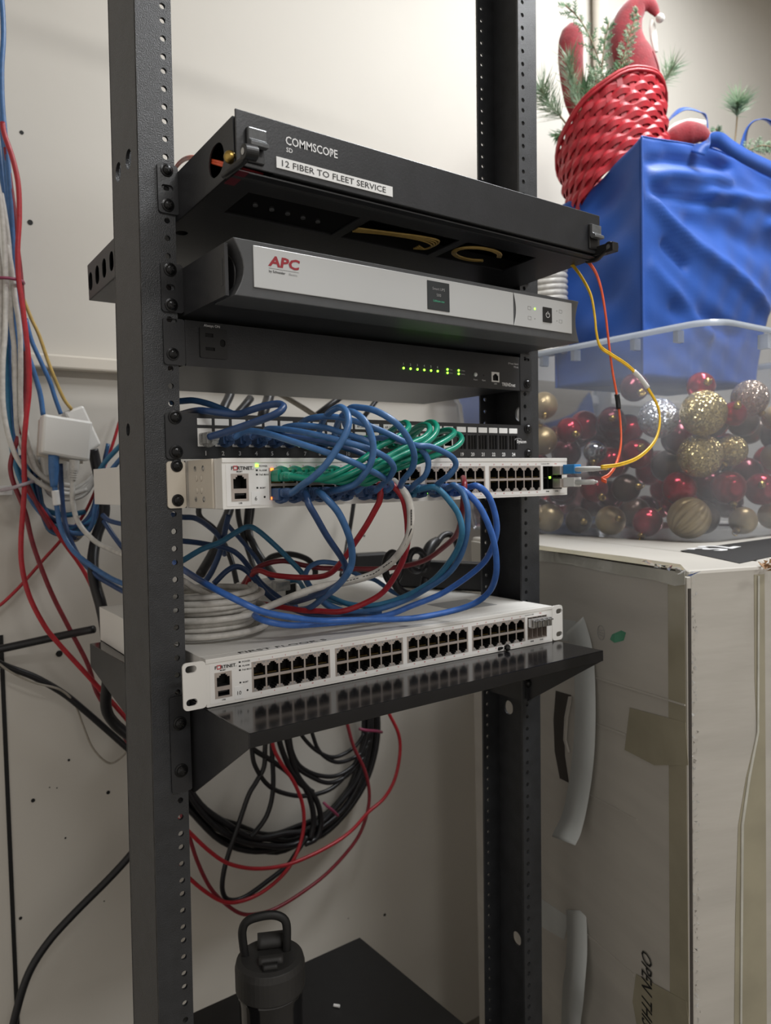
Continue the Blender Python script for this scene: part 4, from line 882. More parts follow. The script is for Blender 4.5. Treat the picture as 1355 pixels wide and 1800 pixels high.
# zip tie, wall clip
P = [Vector((-.047 + .024 * math.cos(a), .495 + .026 * math.sin(a), at(20, 490, .47).z + .001 * math.cos(a))) for a in [2 * PI * i / 14 for i in range(14)]]
tag(MB().tube(P, .0024, 6, closed=True).build('cable_tie', 'purple', loc=P[0], smooth=True), 'dark red tie cinched round the left cable bundle', 'cable tie')
cable('cable_tie', [(2, 862, .50), (20, 858, .475), (40, 852, .465), (58, 846, .48), (68, 842, .51)], .0026, 'purple_pale', 'pale purple tie from the wall clip round the cables', 'cable tie')
p = at(8, 862, .555); tag(MB().box(p.x - .009, p.x + .009, .545, .56, p.z - .007, p.z + .007).cyl((p.x - .002, .546, p.z), (0, -1, 0), .003, .003, 12).build('wall_clip', 'label_white', bevel=.001), 'small white clip screwed to the wall at the left edge', 'clip')

# wall boxes
def wall_box(corners, y, th, label, rz=0):
    P = [at(u, v, y) for u, v in corners]; c = sum(P, Vector()) / 4
    t = thing('network_wall_box', label, 'network box', c)
    m = MB(); m.prism([(q.x - c.x, q.z - c.z) for q in P], 'y', 0, th); m.build('cover', 'white_sheet', t, bevel=.0035)
    m = MB(); m.prism([((q.x - c.x) * .96 - .001, (q.z - c.z) * .96 - .004) for q in P], 'y', th, th + .010); m.build('base', 'trim_paint', t, bevel=.001)
    return t
wall_box([(77, 727), (164, 741), (158, 811), (73, 796)], .445, .026, 'white two-port wall box in front, with a blue and a white cord')
wall_box([(112, 724), (147, 712), (179, 781), (150, 800)], .50, .022, 'white wall box tilted behind the front one')
wall_box([(72, 800), (122, 806), (118, 842), (76, 838)], .49, .022, 'lower white wall box mostly hidden behind the front one')
o = cable('patch_cord', [(95, 805, .455), (94, 835, .455), (97, 862, .455), (100, 890, .455), (107, 929, .455), (128, 967, .44), (158, 993, .42), (194, 1016, .38), (222, 1028, .34)], .0036, 'blue', 'blue cord with a white wrap hanging from the front wall box')
MB().tube([at(94.5, 800, .455), at(94.5, 825, .455), at(95, 856, .455)], [.0075, .0072, .0050], 10).xf(Matrix.Translation(-o.location)).build('plug_boot', 'blue', o, smooth=True)
MB().tube([at(97, 862, .455), at(98.5, 875, .455), at(100, 888, .455)], .0052, 10).xf(Matrix.Translation(-o.location)).build('label_wrap', 'label_white', o, smooth=True)
cable('patch_cord', [(106, 815, .47), (108, 860, .47), (112, 905, .47), (121, 942, .46), (140, 980, .45), (168, 1010, .42), (200, 1030, .38), (222, 1042, .34)], .0036, 'blue_dark', 'dark blue cord running just behind the wrapped blue one')
o = cable('patch_cord', [(130, 810, .45), (128, 845, .45), (128, 883, .45), (138, 919, .445), (164, 949, .43), (190, 964, .41), (222, 978, .36)], .0036, 'white_cable', 'white cord hanging from the right port of the front wall box')
m = MB(); m.tube([at(131, 809, .45), at(130, 828, .45)], [.0072, .0062], 10)
for k in range(4): m.tube([at(129.5 - .4 * k, 829 + k * 4, .45), at(129.3 - .4 * k, 831 + k * 4, .45)], .0058, 10, raw=True)
m.xf(Matrix.Translation(-o.location)); m.build('plug_boot', 'white_cable', o)
for mt, r, pts, lab in [
 ('blue', .0034, [(112, 932, .47), (128, 937, .465), (148, 937, .46), (161, 924, .455), (169, 885, .44), (180, 852, .42), (196, 826, .40), (222, 795, .36)], 'blue cord rising from the slack loops to the upper switch'),
 ('teal_blue', .0036, [(170, 835, .44), (185, 812, .42), (203, 792, .4), (222, 772, .37)], 'light blue cord just above the one that rises from the slack loops'),
 ('black_cable', .0080, [(163, 790, .48), (168, 812, .48), (184, 893, .47), (170, 942, .46), (163, 985, .44), (167, 1025, .42), (178, 1066, .40), (186, 1110, .40), (190, 1180, .42), (186, 1240, .45), (200, 1270, .46), (235, 1300, .46)], 'thick black power cord passing behind the left corner of both switches'),
 ('blue_dark', .0034, [(180, 905, .42), (190, 914, .41), (205, 919, .40), (225, 923, .37)], 'dark blue cord running right from the black power cord'),
 ('blue_dark', .0034, [(182, 915, .43), (195, 935, .42), (207, 952, .41), (225, 975, .39)], 'dark blue cord falling right from the black power cord'),
 ('black_cable', .0058, [(-20, 1145, .52), (0, 1141, .52), (60, 1128, .51), (120, 1115, .49), (165, 1106, .46)], 'black cable running level from the left frame edge to the shelf'),
 ('black_cable', .0050, [(-20, 1150, .53), (0, 1167, .53), (60, 1190, .53), (110, 1218, .53), (150, 1250, .53), (190, 1285, .53), (235, 1325, .53)], 'black cable slanting down from the left frame edge to the post'),
 ('grey_cable', .0016, [(-10, 1160, .515), (20, 1182, .52), (60, 1200, .52), (105, 1212, .52), (130, 1235, .53), (145, 1272, .54), (163, 1315, .54), (190, 1341, .54), (210, 1334, .54), (228, 1315, .54)], 'thin grey wire wound over the slanting black cable'),
 ('black_cable', .0058, [(260, 1460, .50), (230, 1502, .50), (190, 1546, .50), (130, 1606, .50), (85, 1656, .50), (50, 1712, .50), (27, 1785, .50), (14, 1850, .50)], 'black cable curving from the post to the bottom left corner'),
]: cable('loose_cable', pts, r, mt, lab)

# ---------------- coil below the shelf ----------------
cpx, cpy = 474, 1268
for k in range(9):
    rx, rz = 178 + (k % 3) * 9 - k * 1.5, 196 + (k * 7 % 5) * 6
    yy = .525 - .009 * (k % 4)
    P = [at(cpx + (k % 2) * 5 - 3 + rx * math.cos(2 * PI * i / 20 + k), cpy + (k * 5 % 7) * 2 + rz * math.sin(2 * PI * i / 20 + k) * (1 + .03 * math.sin(3 * i + k)), yy) for i in range(20)]
    tag(MB().tube(P, .0052, 8, closed=True, res=4).build('cable_coil', 'black_cable', loc=P[0], smooth=True), 'turn of the heavy black cable coil hung on the wall below the shelf', 'cable coil', 'turns of the black wall coil')
CB = [
 ([(440, 1270), (443, 1320), (449, 1348), (470, 1379), (498, 1394), (536, 1399), (579, 1388), (610, 1360), (635, 1323), (648, 1285)], .0040, 'black cable sagging in the lowest inner curve of the coil'),
 ([(470, 1270), (466, 1311), (464, 1348), (450, 1375), (436, 1400), (415, 1462), (402, 1500), (393, 1534), (391, 1565), (402, 1582), (430, 1577), (474, 1546), (505, 1521), (520, 1500), (540, 1470)], .0042, 'black cable dropping out of the coil in a long U'),
 ([(478, 1270), (478, 1317), (480, 1385), (470, 1431), (449, 1462), (440, 1470)], .0042, 'black cable falling straight then bending into the coil'),
 ([(490, 1280), (492, 1307), (511, 1354), (536, 1385), (548, 1416), (551, 1447), (545, 1475)], .0050, 'black cable crossing the coil from the shelf, left of its pair'),
 ([(503, 1280), (505, 1304), (523, 1363), (554, 1403), (564, 1441), (557, 1472), (536, 1484)], .0050, 'black cable crossing the coil from the shelf, right of its pair'),
 ([(528, 1280), (532, 1295), (557, 1320), (588, 1331), (622, 1314), (640, 1290)], .0036, 'black cable making the uppermost shallow curve under the shelf'),
 ([(547, 1275), (549, 1290), (563, 1323), (594, 1340), (632, 1326), (650, 1300)], .0036, 'black cable making the second shallow curve under the shelf'),
 ([(508, 1290), (514, 1323), (529, 1348), (560, 1363), (594, 1363), (625, 1342), (645, 1310)], .0040, 'black cable making the third shallow curve under the shelf'),
 ([(506, 1300), (520, 1345), (548, 1366), (579, 1376), (610, 1363), (640, 1330)], .0040, 'black cable making the fourth shallow curve under the shelf'),
 ([(440, 1300), (446, 1317), (474, 1335), (501, 1354), (530, 1380), (550, 1392)], .0045, 'black cable slanting across the upper left of the coil'),
]
for pts, r, lab in CB: cable('loose_cable', [(u, v, .485) for u, v in pts], r, 'black_cable', lab)
CR = [
 ('red', [(474, 1265), (480, 1311), (492, 1338), (517, 1376), (532, 1416), (533, 1459), (520, 1503), (498, 1537), (461, 1568), (424, 1584), (393, 1585), (362, 1568), (332, 1543), (310, 1520)], .465, 'red cable falling in front of the coil and curling left low down'),
 ('red_dark', [(606, 1255), (612, 1280), (622, 1314), (641, 1354), (649, 1394), (644, 1434), (625, 1478), (579, 1531), (532, 1568), (486, 1596), (455, 1606), (424, 1606), (393, 1586), (368, 1558), (346, 1512), (330, 1462), (318, 1430)], .475, 'dark red cable in the largest loop below the shelf'),
 ('red', [(675, 1235), (684, 1255), (700, 1289), (703, 1323), (694, 1369), (675, 1403), (647, 1428), (622, 1456), (594, 1478), (548, 1503), (501, 1521), (449, 1527), (402, 1518), (368, 1496), (332, 1462), (312, 1440)], .455, 'bright red cable bulging furthest right below the shelf'),
]
for mt, pts, y, lab in CR: cable('network_cable', [(u, v, y) for u, v in pts], .0032, mt, lab)
cable('cable_tie', [(631, 1281, .48), (645, 1284, .475), (660, 1285, .475), (671, 1287, .48)], .0028, 'purple', 'purple tie round the coil near the shelf edge', 'cable tie')
cable('cable_tie', [(568, 1410, .475), (575, 1417, .47), (585, 1425, .47), (594, 1434, .475)], .0026, 'purple', 'purple tie round the lower right of the coil', 'cable tie')

# ---------------- cardboard boxes on the right ----------------
P1 = Vector((.4985, -.2016, 0)); dv = Vector((.324, .946, 0)).normalized(); nv = Vector((.946, -.324, 0)).normalized()
BT = -.391
def onA(u, v, off=0):
    """point of the box's long left face seen at (u, v) -> (distance along face, height)"""
    d = ray(u, v); q = P1 - nv * off; t = (q - CP).dot(nv) / d.dot(nv); p = CP + d * t
    return (p - q).dot(dv), p.z
def onF(u, v, off=0):
    d = ray(u, v); q = P1 - dv * off; t = (q - CP).dot(dv) / d.dot(dv); p = CP + d * t
    return (p - q).dot(nv), p.z
def faceA(s, off, z): p = P1 + dv * s - nv * off; return Vector((p.x, p.y, z))
def faceF(s, off, z): p = P1 + nv * s - dv * off; return Vector((p.x, p.y, z))
def decal(poly, face, off, th, name, m, par, jag=0, bevel=0):
    f = {'A': faceA, 'F': faceF}[face]; g = {'A': onA, 'F': onF}[face]
    pts = [g(u, v, off) for u, v in poly]
    n = len(pts); vs = [f(s, off, z) for s, z in pts] + [f(s, off + th, z) for s, z in pts]
    m_ = MB().add([v - par.location for v in vs], [tuple(range(n)), tuple(range(2 * n - 1, n - 1, -1))] + [(i, n + i, n + (i + 1) % n, (i + 1) % n) for i in range(n)])
    return m_.build(name, m, par, bevel=bevel)
def cbox(label, s0, s1, n0, n1, z1, grp=None):
    c = P1 + dv * (s0 + s1) / 2 + nv * (n0 + n1) / 2; t = thing('cardboard_box', label, 'box', (c.x, c.y, -1.5))
    Q = [P1 + dv * a + nv * b - Vector((c.x, c.y, 0)) for a, b in ((s0, n0), (s1, n0), (s1, n1), (s0, n1))]
    MB().prism([(q.x, q.y) for q in Q], 'z', .0, z1 + 1.5).build('carton', 'cardboard_white', t, bevel=.004)
    return t
cb = cbox('tall white cardboard box nearest the rack, printed OPEN THIS END', .0, .585, .004, .136, BT)
# proud side flap with dark corrugated edge
s0, s1 = -.004, .575
m = MB(); V = []
for off in (0, .0035):
    for s, z in ((s0, -1.5), (s1, -1.5), (s1, -.397), (s0, -.397)): V.append(faceA(s, off - .0035 + .0035, z))
m = MB(); vs = []
for off in (-.0035, .002):
    for s, z in ((s0, -1.499), (s1, -1.499), (s1, -.3975), (s0, -.3975)): vs.append(faceA(s, off, z) - cb.location)
m.add(vs, [(0, 1, 2, 3), (7, 6, 5, 4), (0, 4, 5, 1), (1, 5, 6, 2), (2, 6, 7, 3), (3, 7, 4, 0)]); m.build('side_flap', 'cardboard_white', cb, bevel=.001)
m = MB(); vs = []
for off in (-.0030, .0006):
    for s, z in ((s0 - .0009, -1.499), (s0, -1.499), (s0, -.41), (s0 - .0009, -.41)): vs.append(faceA(s, off, z) - cb.location)
m.add(vs, [(0, 1, 2, 3), (7, 6, 5, 4), (0, 4, 5, 1), (1, 5, 6, 2), (2, 6, 7, 3), (3, 7, 4, 0)]); m.build('corrugated_edge', 'dark_hole', cb)
D = lambda poly, nm, mt, off=.0022, th=.0004, **k: decal(poly, 'A', off, th, nm, mt, cb, **k)
D([(1174, 1010), (1203, 1008), (1211, 1805), (1178, 1805)], 'edge_tape', 'tape_tan')
D([(946, 966), (1000, 975), (1080, 988), (1204, 1007), (1204, 1028), (1186, 1030), (1150, 1020), (1080, 1009), (1000, 992), (946, 986)], 'top_tape', 'tape_clear', .0027)
D([(1107, 1244), (1205, 1270), (1210, 1345), (1150, 1345), (1098, 1318)], 'tape_patch', 'tape_tan', .0027)
D([(1118, 1712), (1206, 1760), (1212, 1806), (1120, 1806), (1112, 1760)], 'tape_patch', 'tape_tan', .0027)
D([(940, 1572), (1000, 1612), (992, 1652), (940, 1622)], 'grey_tape_band', 'tape_peel')
D([(985, 1088), (1012, 1092), (1018, 1128), (985, 1126)], 'grey_tape_band', 'tape_peel')
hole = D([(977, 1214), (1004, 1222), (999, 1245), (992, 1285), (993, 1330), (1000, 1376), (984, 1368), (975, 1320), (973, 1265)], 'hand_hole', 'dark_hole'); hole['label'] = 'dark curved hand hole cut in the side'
D([(1002, 1224), (1006, 1224), (999, 1262), (996, 1300), (1002, 1322), (1000, 1324), (993, 1300), (995, 1260)], 'hand_hole_flap', 'cardboard_white', .0032, .003)
for poly in ([(1048, 1190), (1205, 1238), (1205, 1241), (1048, 1193)], [(1040, 1268), (1100, 1290), (1100, 1293), (1040, 1271)], [(1010, 1622), (1115, 1712), (1115, 1717), (1010, 1627)], [(1035, 1395), (1120, 1440), (1120, 1441.5), (1035, 1396.5)]):
    D(poly, 'score_line', 'cardboard_white', .0022, .0016)
D([(1076, 1115), (1092, 1108), (1100, 1112), (1096, 1126), (1080, 1130), (1072, 1124)], 'green_smudge', 'green_mark', .0022, .0002)
tz = BT + .0007; tq = [atz(u, v, tz) - cb.location for u, v in ((944, 958), (1000, 966), (1100, 978), (1196, 992), (1206, 1003), (1080, 985), (1000, 973), (944, 966))]
MB().add([Vector((q.x, q.y, q.z + h)) for h in (-.0004, 0) for q in tq], [tuple(range(8)), tuple(range(15, 7, -1))] + [(i, 8 + i, 8 + (i + 1) % 8, (i + 1) % 8) for i in range(8)]).build('top_edge_tape', 'tape_tan', cb)
# round stamp
m = MB(); c0 = onA(1059, 1112); R_ = .0095
m.tube([faceA(c0[0] + .008 * math.cos(a), .0024, c0[1] + R_ * math.sin(a)) - cb.location for a in [2 * PI * i / 20 for i in range(20)]], .0003, 4, closed=True, raw=True)
for k in (-.5, 0, .5): m.tube([faceA(c0[0] + .006 * math.cos(k), .0024, c0[1] + R_ * .6 * k) - cb.location, faceA(c0[0] - .006 * math.cos(k), .0024, c0[1] + R_ * .8 * k) - cb.location], .0003, 4, raw=True)
m.build('round_stamp', 'print_grey', cb)
# lettering running down the side
m = MB(); m.text('OPEN THIS END', 0, 0, .030, 0, shear=.22, sx=1.0, bold=.006)
a0 = onA(1129, 1664, .0022); a1 = onA(1147, 1664, .0022); H = a0[0] - a1[0]; k = H / .030; vk = .45 / k
m.v = [tuple(faceA(a0[0] - z * k, .0037, a0[1] - x * k * vk) - cb.location) for x, y, z in m.v]; m.build('lettering', 'ink', cb)
# peeling tape strips hanging off the side
def peel(pts, w, name, label=None):
    P = [Vector(faceA(*onA(u, v, o)[:1], o, onA(u, v, o)[1])) for u, v, o in pts]
    m = MB(); m.ribbon(P, w, dv, .0004, 8); m.xf(Matrix.Translation(-cb.location)); o = m.build(name, 'tape_peel', cb, smooth=True); return o
peel([(1010, 1098, .003), (1024, 1150, .006), (1028, 1230, .010), (1026, 1310, .012), (1018, 1380, .014), (1006, 1440, .022), (990, 1478, .040)], .050, 'peeling_tape')
peel([(1012, 1600, .003), (1014, 1655, .012), (1010, 1720, .022), (1004, 1770, .018), (1002, 1830, .016)], .048, 'peeling_tape')
# tape along the far edge of the narrow face
F = lambda poly, nm, mt, off=.0, th=.0006, **k: decal(poly, 'F', off, th, nm, mt, cb, **k)
F([(1325, 1010), (1343, 1009), (1344, 1190), (1345, 1366), (1346, 1600), (1347, 1806), (1290, 1806), (1292, 1613), (1297, 1450), (1311, 1366), (1330, 1287), (1326, 1193)], 'edge_tape', 'tape_tan')
F([(1331, 1012), (1334, 1012), (1333, 1287), (1318, 1366), (1306, 1450), (1303, 1806), (1300, 1806), (1302, 1450), (1314, 1366), (1330, 1287)], 'tape_crease', 'tape_clear', .0008, .0012)
m = MB()
for i in range(150):     # clear frayed tape glints along the corner
    v = 1020 + 780 * i / 150 + random.uniform(-3, 3); s, z = onF(1213 + random.uniform(0, 9) + (v - 1000) * .008, v)
    a = faceF(s, .001, z); m.add([a - cb.location + Vector([random.uniform(-.003, .003) for _ in range(3)]) for _ in range(3)], [(0, 1, 2)])
o = m.build('frayed_tape', 'clear_film', cb); o['kind'] = 'stuff'
m = MB()
for i in range(14):
    u = 1140 + i * 6; p = atz(min(u, 1222), 985 + (u - 1120) * .26, -.385); a = p - cb.location
    m.add([a + Vector([random.uniform(-.007, .007), random.uniform(-.007, .007), random.uniform(-.003, .004)]) for _ in range(4)], [(0, 1, 2, 3)])
o = m.build('crumpled_clear_tape', 'clear_film', cb); o['kind'] = 'stuff'
cb2 = cbox('second tall white cardboard box at the right edge of the frame', .006, .60, .140, .60, BT)
def dec2(poly, nm, mt, off=-.0055, th=.0006): return decal(poly, 'F', off, th, nm, mt, cb2)
dec2([(1348, 1015), (1368, 1014), (1352, 1350), (1342, 1806), (1312, 1806), (1322, 1560), (1336, 1300)], 'edge_tape', 'tape_tan')
dec2([(1340, 1335), (1380, 1335), (1380, 1352), (1338, 1352)], 'tape_band', 'tape_tan')
dec2([(1325, 1745), (1380, 1728), (1380, 1806), (1325, 1806)], 'tape_band', 'tape_tan', -.0048)
# black printed label lying on top with white numerals
q = [atz(u, v, BT + .0006) for u, v in ((1196, 968), (1362, 945), (1372, 975), (1300, 990))]
tp = MB().add([(p.x, p.y, BT + h) - cb2.location if False else Vector((p.x, p.y, BT + h)) - cb2.location for h in (.0002, .0008) for p in q], [(0, 1, 2, 3), (7, 6, 5, 4), (0, 4, 5, 1), (1, 5, 6, 2), (2, 6, 7, 3), (3, 7, 4, 0)])
tl = tp.build('printed_label', 'ink', cb2)
m = MB(); m.text('32', 0, 0, .055, 0, bold=.03, sx=1.0)
o0 = atz(1268, 970, BT); ex = Vector((.95, .20, 0)).normalized(); ey = Vector((-.20, .95, 0)).normalized()
m.v = [tuple(Vector((o0.x, o0.y, BT + .0012)) + ex * x + ey * z * .9 - cb2.location) for x, y, z in m.v]; m.build('printed_numerals', 'print_white', tl)
m = MB()
for i in range(40):
    p = atz(1345 + random.uniform(-4, 22), 996 + random.uniform(-6, 6), BT); a = p - cb2.location
    m.add([a + Vector([random.uniform(-.006, .006), random.uniform(-.006, .006), random.uniform(-.002, .008)]) for _ in range(3)], [(0, 1, 2)])
o = m.build('torn_corner', 'cardboard_raw', cb2); o['kind'] = 'stuff'

# ---------------- clear storage bin with baubles ----------------
bx0, by0, BW, BD, BZ, BH = .812, -.040, .47, .55, BT + .001, .331
bn = thing('storage_bin', 'clear plastic storage bin full of baubles on the white boxes', 'storage bin', (bx0 + BW / 2, by0 + BD / 2, BZ))
def ring(e, z, r=.045, n=8):
    return [(x, y, z) for x, y in rrect(-BW / 2 - e, BW / 2 + e, -BD / 2 - e, BD / 2 + e, r, n)]
def loft(m, rings, closed_cap=None):
    n = len(rings[0]); o = []
    for R in rings: o += R
    m.add(o, [(i * n + k, i * n + (k + 1) % n, (i + 1) * n + (k + 1) % n, (i + 1) * n + k) for i in range(len(rings) - 1) for k in range(n)] + ([tuple(range(n))] if closed_cap else []))
m = MB(); loft(m, [ring(-.006, 0), ring(0, .006), ring(.004, .05), ring(.014, .20), ring(.018, .262), ring(.022, .268), ring(.026, BH)], True)
m.build('bin_walls', 'bin_plastic', bn, smooth=True)
m = MB(); loft(m, [ring(.026, BH - .004), ring(.034, BH), ring(.040, BH - .002), ring(.042, BH - .011), ring(.039, BH - .011), ring(.036, BH - .005), ring(.026, BH - .004)])
m.build('rim', 'bin_rim', bn, smooth=True)
for k, (u, v) in enumerate(((1115, 588), (1191, 574), (1010, 612), (955, 622))):
    p = atx(u, v, bx0 - .034); y = p.y - bn.location.y
    m = MB().box(-BW / 2 - .040, -BW / 2 - .024, y - .004, y + .004, BH - .028, BH - .010); m.build('rim_tab', 'bin_rim', bn)
m = MB().box(-.13, -.120, -BD / 2 - .040, -BD / 2 - .024, BH - .034, BH - .012); m.build('rim_tab', 'bin_rim', bn)
# baubles
def bauble(name, label, c, r, mt, grp=None, ribbed=False, cap=True):
    m = MB()
    if ribbed:
        seg, rings = 64, 24; vs = []; ax = Vector((.5, -.5, .7)).normalized(); qq = Vector((0, 0, 1)).rotation_difference(ax)
        for i in range(rings + 1):
            th = PI * i / rings
            for k in range(seg):
                a = 2 * PI * k / seg; R_ = r * (1 - .13 * abs(math.sin(a * 8)) ** .6 * math.sin(th))
                vs.append(qq @ Vector((R_ * math.sin(th) * math.cos(a), R_ * math.sin(th) * math.sin(a), -R_ * math.cos(th))))
        m.add(vs, [(i * seg + k, i * seg + (k + 1) % seg, (i + 1) * seg + (k + 1) % seg, (i + 1) * seg + k) for i in range(rings) for k in range(seg)])
    else: m.sphere((0, 0, 0), r, 32, 18)
    o = m.build(name, mt, loc=c, keep=True, smooth=True); tag(o, label, 'bauble', grp)
    if cap:
        q = MB(); d = Vector((random.uniform(-.8, .2), random.uniform(-1, .2), random.uniform(-1, .6))).normalized()
        q.rev([(.006, r * .96), (.006, r + .005), (1e-6, r + .0055)], (0, 0, 0), d, 14)
        u_ = d.orthogonal().normalized(); w_ = d
        q.tube([d * (r + .009) + (u_ * math.cos(a) + w_ * math.sin(a)) * .0045 for a in [2 * PI * i / 8 for i in range(8)]], .0009, 5, closed=True, raw=True)
        q.build('hanger_cap', 'gold_pin', o, smooth=True)
    return o
XL = bx0 - .004; YF = by0 - .004
BA = [(1157, 735, 35, 'glitter_silver', 'L', 'silver glitter bauble behind the yellow fiber cord'),
 (1236, 726, 40, 'glitter_gold', 'L', 'big gold glitter bauble near the bin corner, upper of the two big ones'),
 (1217, 801, 39, 'glitter_gold', 'L', 'big gold glitter bauble below another of its kind at the bin corner'),
 (1286, 792, 27, 'glitter_gold', 'F', 'smaller gold glitter bauble right of the two big gold ones'),
 (1318, 700, 32, 'glitter_rose', 'F', 'champagne glitter bauble high in the right part of the bin'),
 (1211, 922, 37, 'bauble_gold', 'L', 'ribbed gold bauble on the bin floor at the near corner'),
 (1073, 916, 26, 'bauble_gold', 'L', 'matte gold bauble on the bin floor, left of the ribbed one'),
 (965, 914, 25, 'bauble_gold', 'L', 'gold bauble on the bin floor next to the rack post'),
 (1017, 916, 23, 'bauble_brown', 'L', 'brown bauble between two gold ones on the bin floor'),
 (1138, 918, 26, 'bauble_red', 'L', 'red bauble on the bin floor left of the ribbed gold one'),
 (1175, 859, 30, 'bauble_red', 'L', 'shiny red bauble above and left of the ribbed gold one'),
 (1100, 858, 25, 'bauble_brown', 'L', 'dark brown bauble in the second layer behind the orange cord end'),
 (1044, 860, 24, 'bauble_red', 'L', 'red bauble just above the lower fiber connector'),
 (1120, 797, 27, 'bauble_red', 'L', 'red bauble under the silver glitter one'),
 (1046, 794, 20, 'bauble_silver', 'L', 'small mirror silver bauble left of the orange cord'),
 (1000, 757, 23, 'bauble_red', 'L', 'red bauble high at left near the rack post'),
 (1115, 681, 25, 'bauble_wine', 'L', 'dark red bauble at the top, behind the white cord marker'),
 (1205, 676, 25, 'bauble_red', 'L', 'red bauble at the top above the big gold glitter one'),
 (1290, 728, 22, 'bauble_red', 'F', 'red bauble squeezed between the gold and champagne glitter ones'),
 (954, 775, 25, 'bauble_gold', 'L', 'gold bauble partly behind the rack post, lower of two'),
 (956, 713, 24, 'bauble_gold', 'L', 'gold bauble partly behind the rack post, upper of two'),
 (1280, 857, 30, 'bauble_red', 'F', 'red bauble under the smaller gold glitter one'),
 (1338, 860, 28, 'bauble_red', 'F', 'red bauble at the right frame edge, middle height'),
 (1306, 915, 24, 'bauble_gold', 'F', 'tan bauble on the floor of the bin, right part'),
 (1357, 906, 24, 'bauble_gold', 'F', 'tan bauble on the bin floor cut by the right frame edge'),
 (1259, 918, 20, 'bauble_wine', 'F', 'small dark red bauble right of the ribbed gold one'),
 (1362, 735, 22, 'bauble_gold', 'F', 'gold bauble cut by the right frame edge, upper'),
 (1362, 803, 24, 'bauble_gold', 'F', 'gold bauble cut by the right frame edge, lower'),
 (1075, 738, 23, 'bauble_wine', 'L', 'dark red bauble behind the straight part of the orange cord')]
placed = []
for u, v, rp, mt, face, lab in BA:
    g = .006
    for it in range(3):
        t0 = 1.3 if it == 0 else t0
        r = rp * t0 / FPX
        p = atx(u, v, XL + g + r) if face == 'L' else at(u, v, YF + g + r); t0 = (p - CP).dot(FW)
    r = min(r, .036); zmin = BZ + r + .002
    if p.z < zmin: p.z = zmin
    for c, q in placed:
        dd = (p - c); need = r + q + .0008
        if dd.length < need:
            push = need - dd.length + .001
            if face == 'L': p.x += math.sqrt(max(0, need ** 2 - (p.y - c.y) ** 2 - (p.z - c.z) ** 2)) - (p.x - c.x)
            else: p.y += math.sqrt(max(0, need ** 2 - (p.x - c.x) ** 2 - (p.z - c.z) ** 2)) - (p.y - c.y)
    placed.append((p.copy(), r)); bauble('bauble', lab, p, r, mt, ribbed='ribbed gold bauble on' in lab, cap=(rp < 33))
fill = {}
tries = 0
while len(placed) < 29 + 62 and tries < 20000:
    tries += 1; r = .0285
    p = Vector((random.uniform(bx0 + .034, bx0 + BW - .034), random.uniform(by0 + .034, by0 + BD - .034), random.uniform(BZ + .031, BZ + .205)))
    if all((p - c).length > r + q + .0005 for c, q in placed):
        placed.append((p, r)); mt = random.choice(['bauble_wine', 'bauble_wine', 'bauble_red', 'bauble_brown'])
        nm = {'bauble_wine': 'dark wine red', 'bauble_red': 'bright red', 'bauble_brown': 'dark brown'}[mt]
        if mt not in fill: fill[mt] = bauble('bauble', nm + ' bauble half seen deep inside the clear bin', p, r, mt, nm + ' baubles deep in the bin', cap=False)
        else: o = fill[mt].copy(); COL.objects.link(o); o.location = p

# ---------------- blue shopping bag ----------------
bc = Vector((1.03, .21, -.115))
bag = thing('shopping_bag', 'bright blue fabric shopping bag standing in the top of the bin', 'bag', bc)
FLc, FRc, BRc, BLc = Vector((.876, .113)), Vector((1.225, .100)), Vector((1.21, .285)), Vector((.872, .300))
def seg_d(x, z, pts):
    best = 9
    for i in range(len(pts) - 1):
        a, b = Vector(pts[i]), Vector(pts[i + 1]); p = Vector((x, z)); t = max(0, min(1, (p - a).dot(b - a) / (b - a).length_squared)); best = min(best, (p - a - (b - a) * t).length)
    return best
def fr(pl): return [(at(u, v, .108).x, at(u, v, .108).z) for u, v in pl]
FOLD = [(fr([(1133, 330), (1160, 380), (1205, 440), (1260, 490), (1365, 585)]), .016, .014), (fr([(1150, 308), (1235, 306)]), .012, .012), (fr([(1138, 282), (1235, 278)]), -.010, .010),
        (fr([(1140, 335), (1190, 350), (1240, 350)]), -.010, .010), (fr([(1200, 385), (1280, 420), (1370, 440)]), -.014, .026), (fr([(1220, 338), (1365, 330)]), .014, .013),
        (fr([(1145, 470), (1180, 520), (1230, 590)]), .010, .014), (fr([(1165, 430), (1190, 468)]), -.012, .010), (fr([(1180, 540), (1280, 590)]), -.010, .016), (fr([(1290, 380), (1365, 400)]), .010, .012),
        (fr([(1115, 400), (1125, 480), (1140, 570)]), -.006, .010), (fr([(1105, 300), (1120, 400)]), -.005, .012)]
def topz(k, f):
    if k == 0:                                                                           # front
        tb = ((0, .288), (.2, .297), (.4, .314), (.55, .317), (.75, .304), (1, .28))
        for (a, za_), (b, zb_) in zip(tb, tb[1:]):
            if f <= b: return za_ + (zb_ - za_) * (f - a) / (b - a)
    if k == 3: return .222 + (.288 - .222) * f ** 1.2                                    # left gusset, back -> front
    if k == 1: return .28 - .05 * f
    return .23 - .008 * f
cor = [FLc, FRc, BRc, BLc]; cnt = [72, 16, 40, 34]; rows = 60
cols = [(k, i / cnt[k]) for k in range(4) for i in range(cnt[k])]
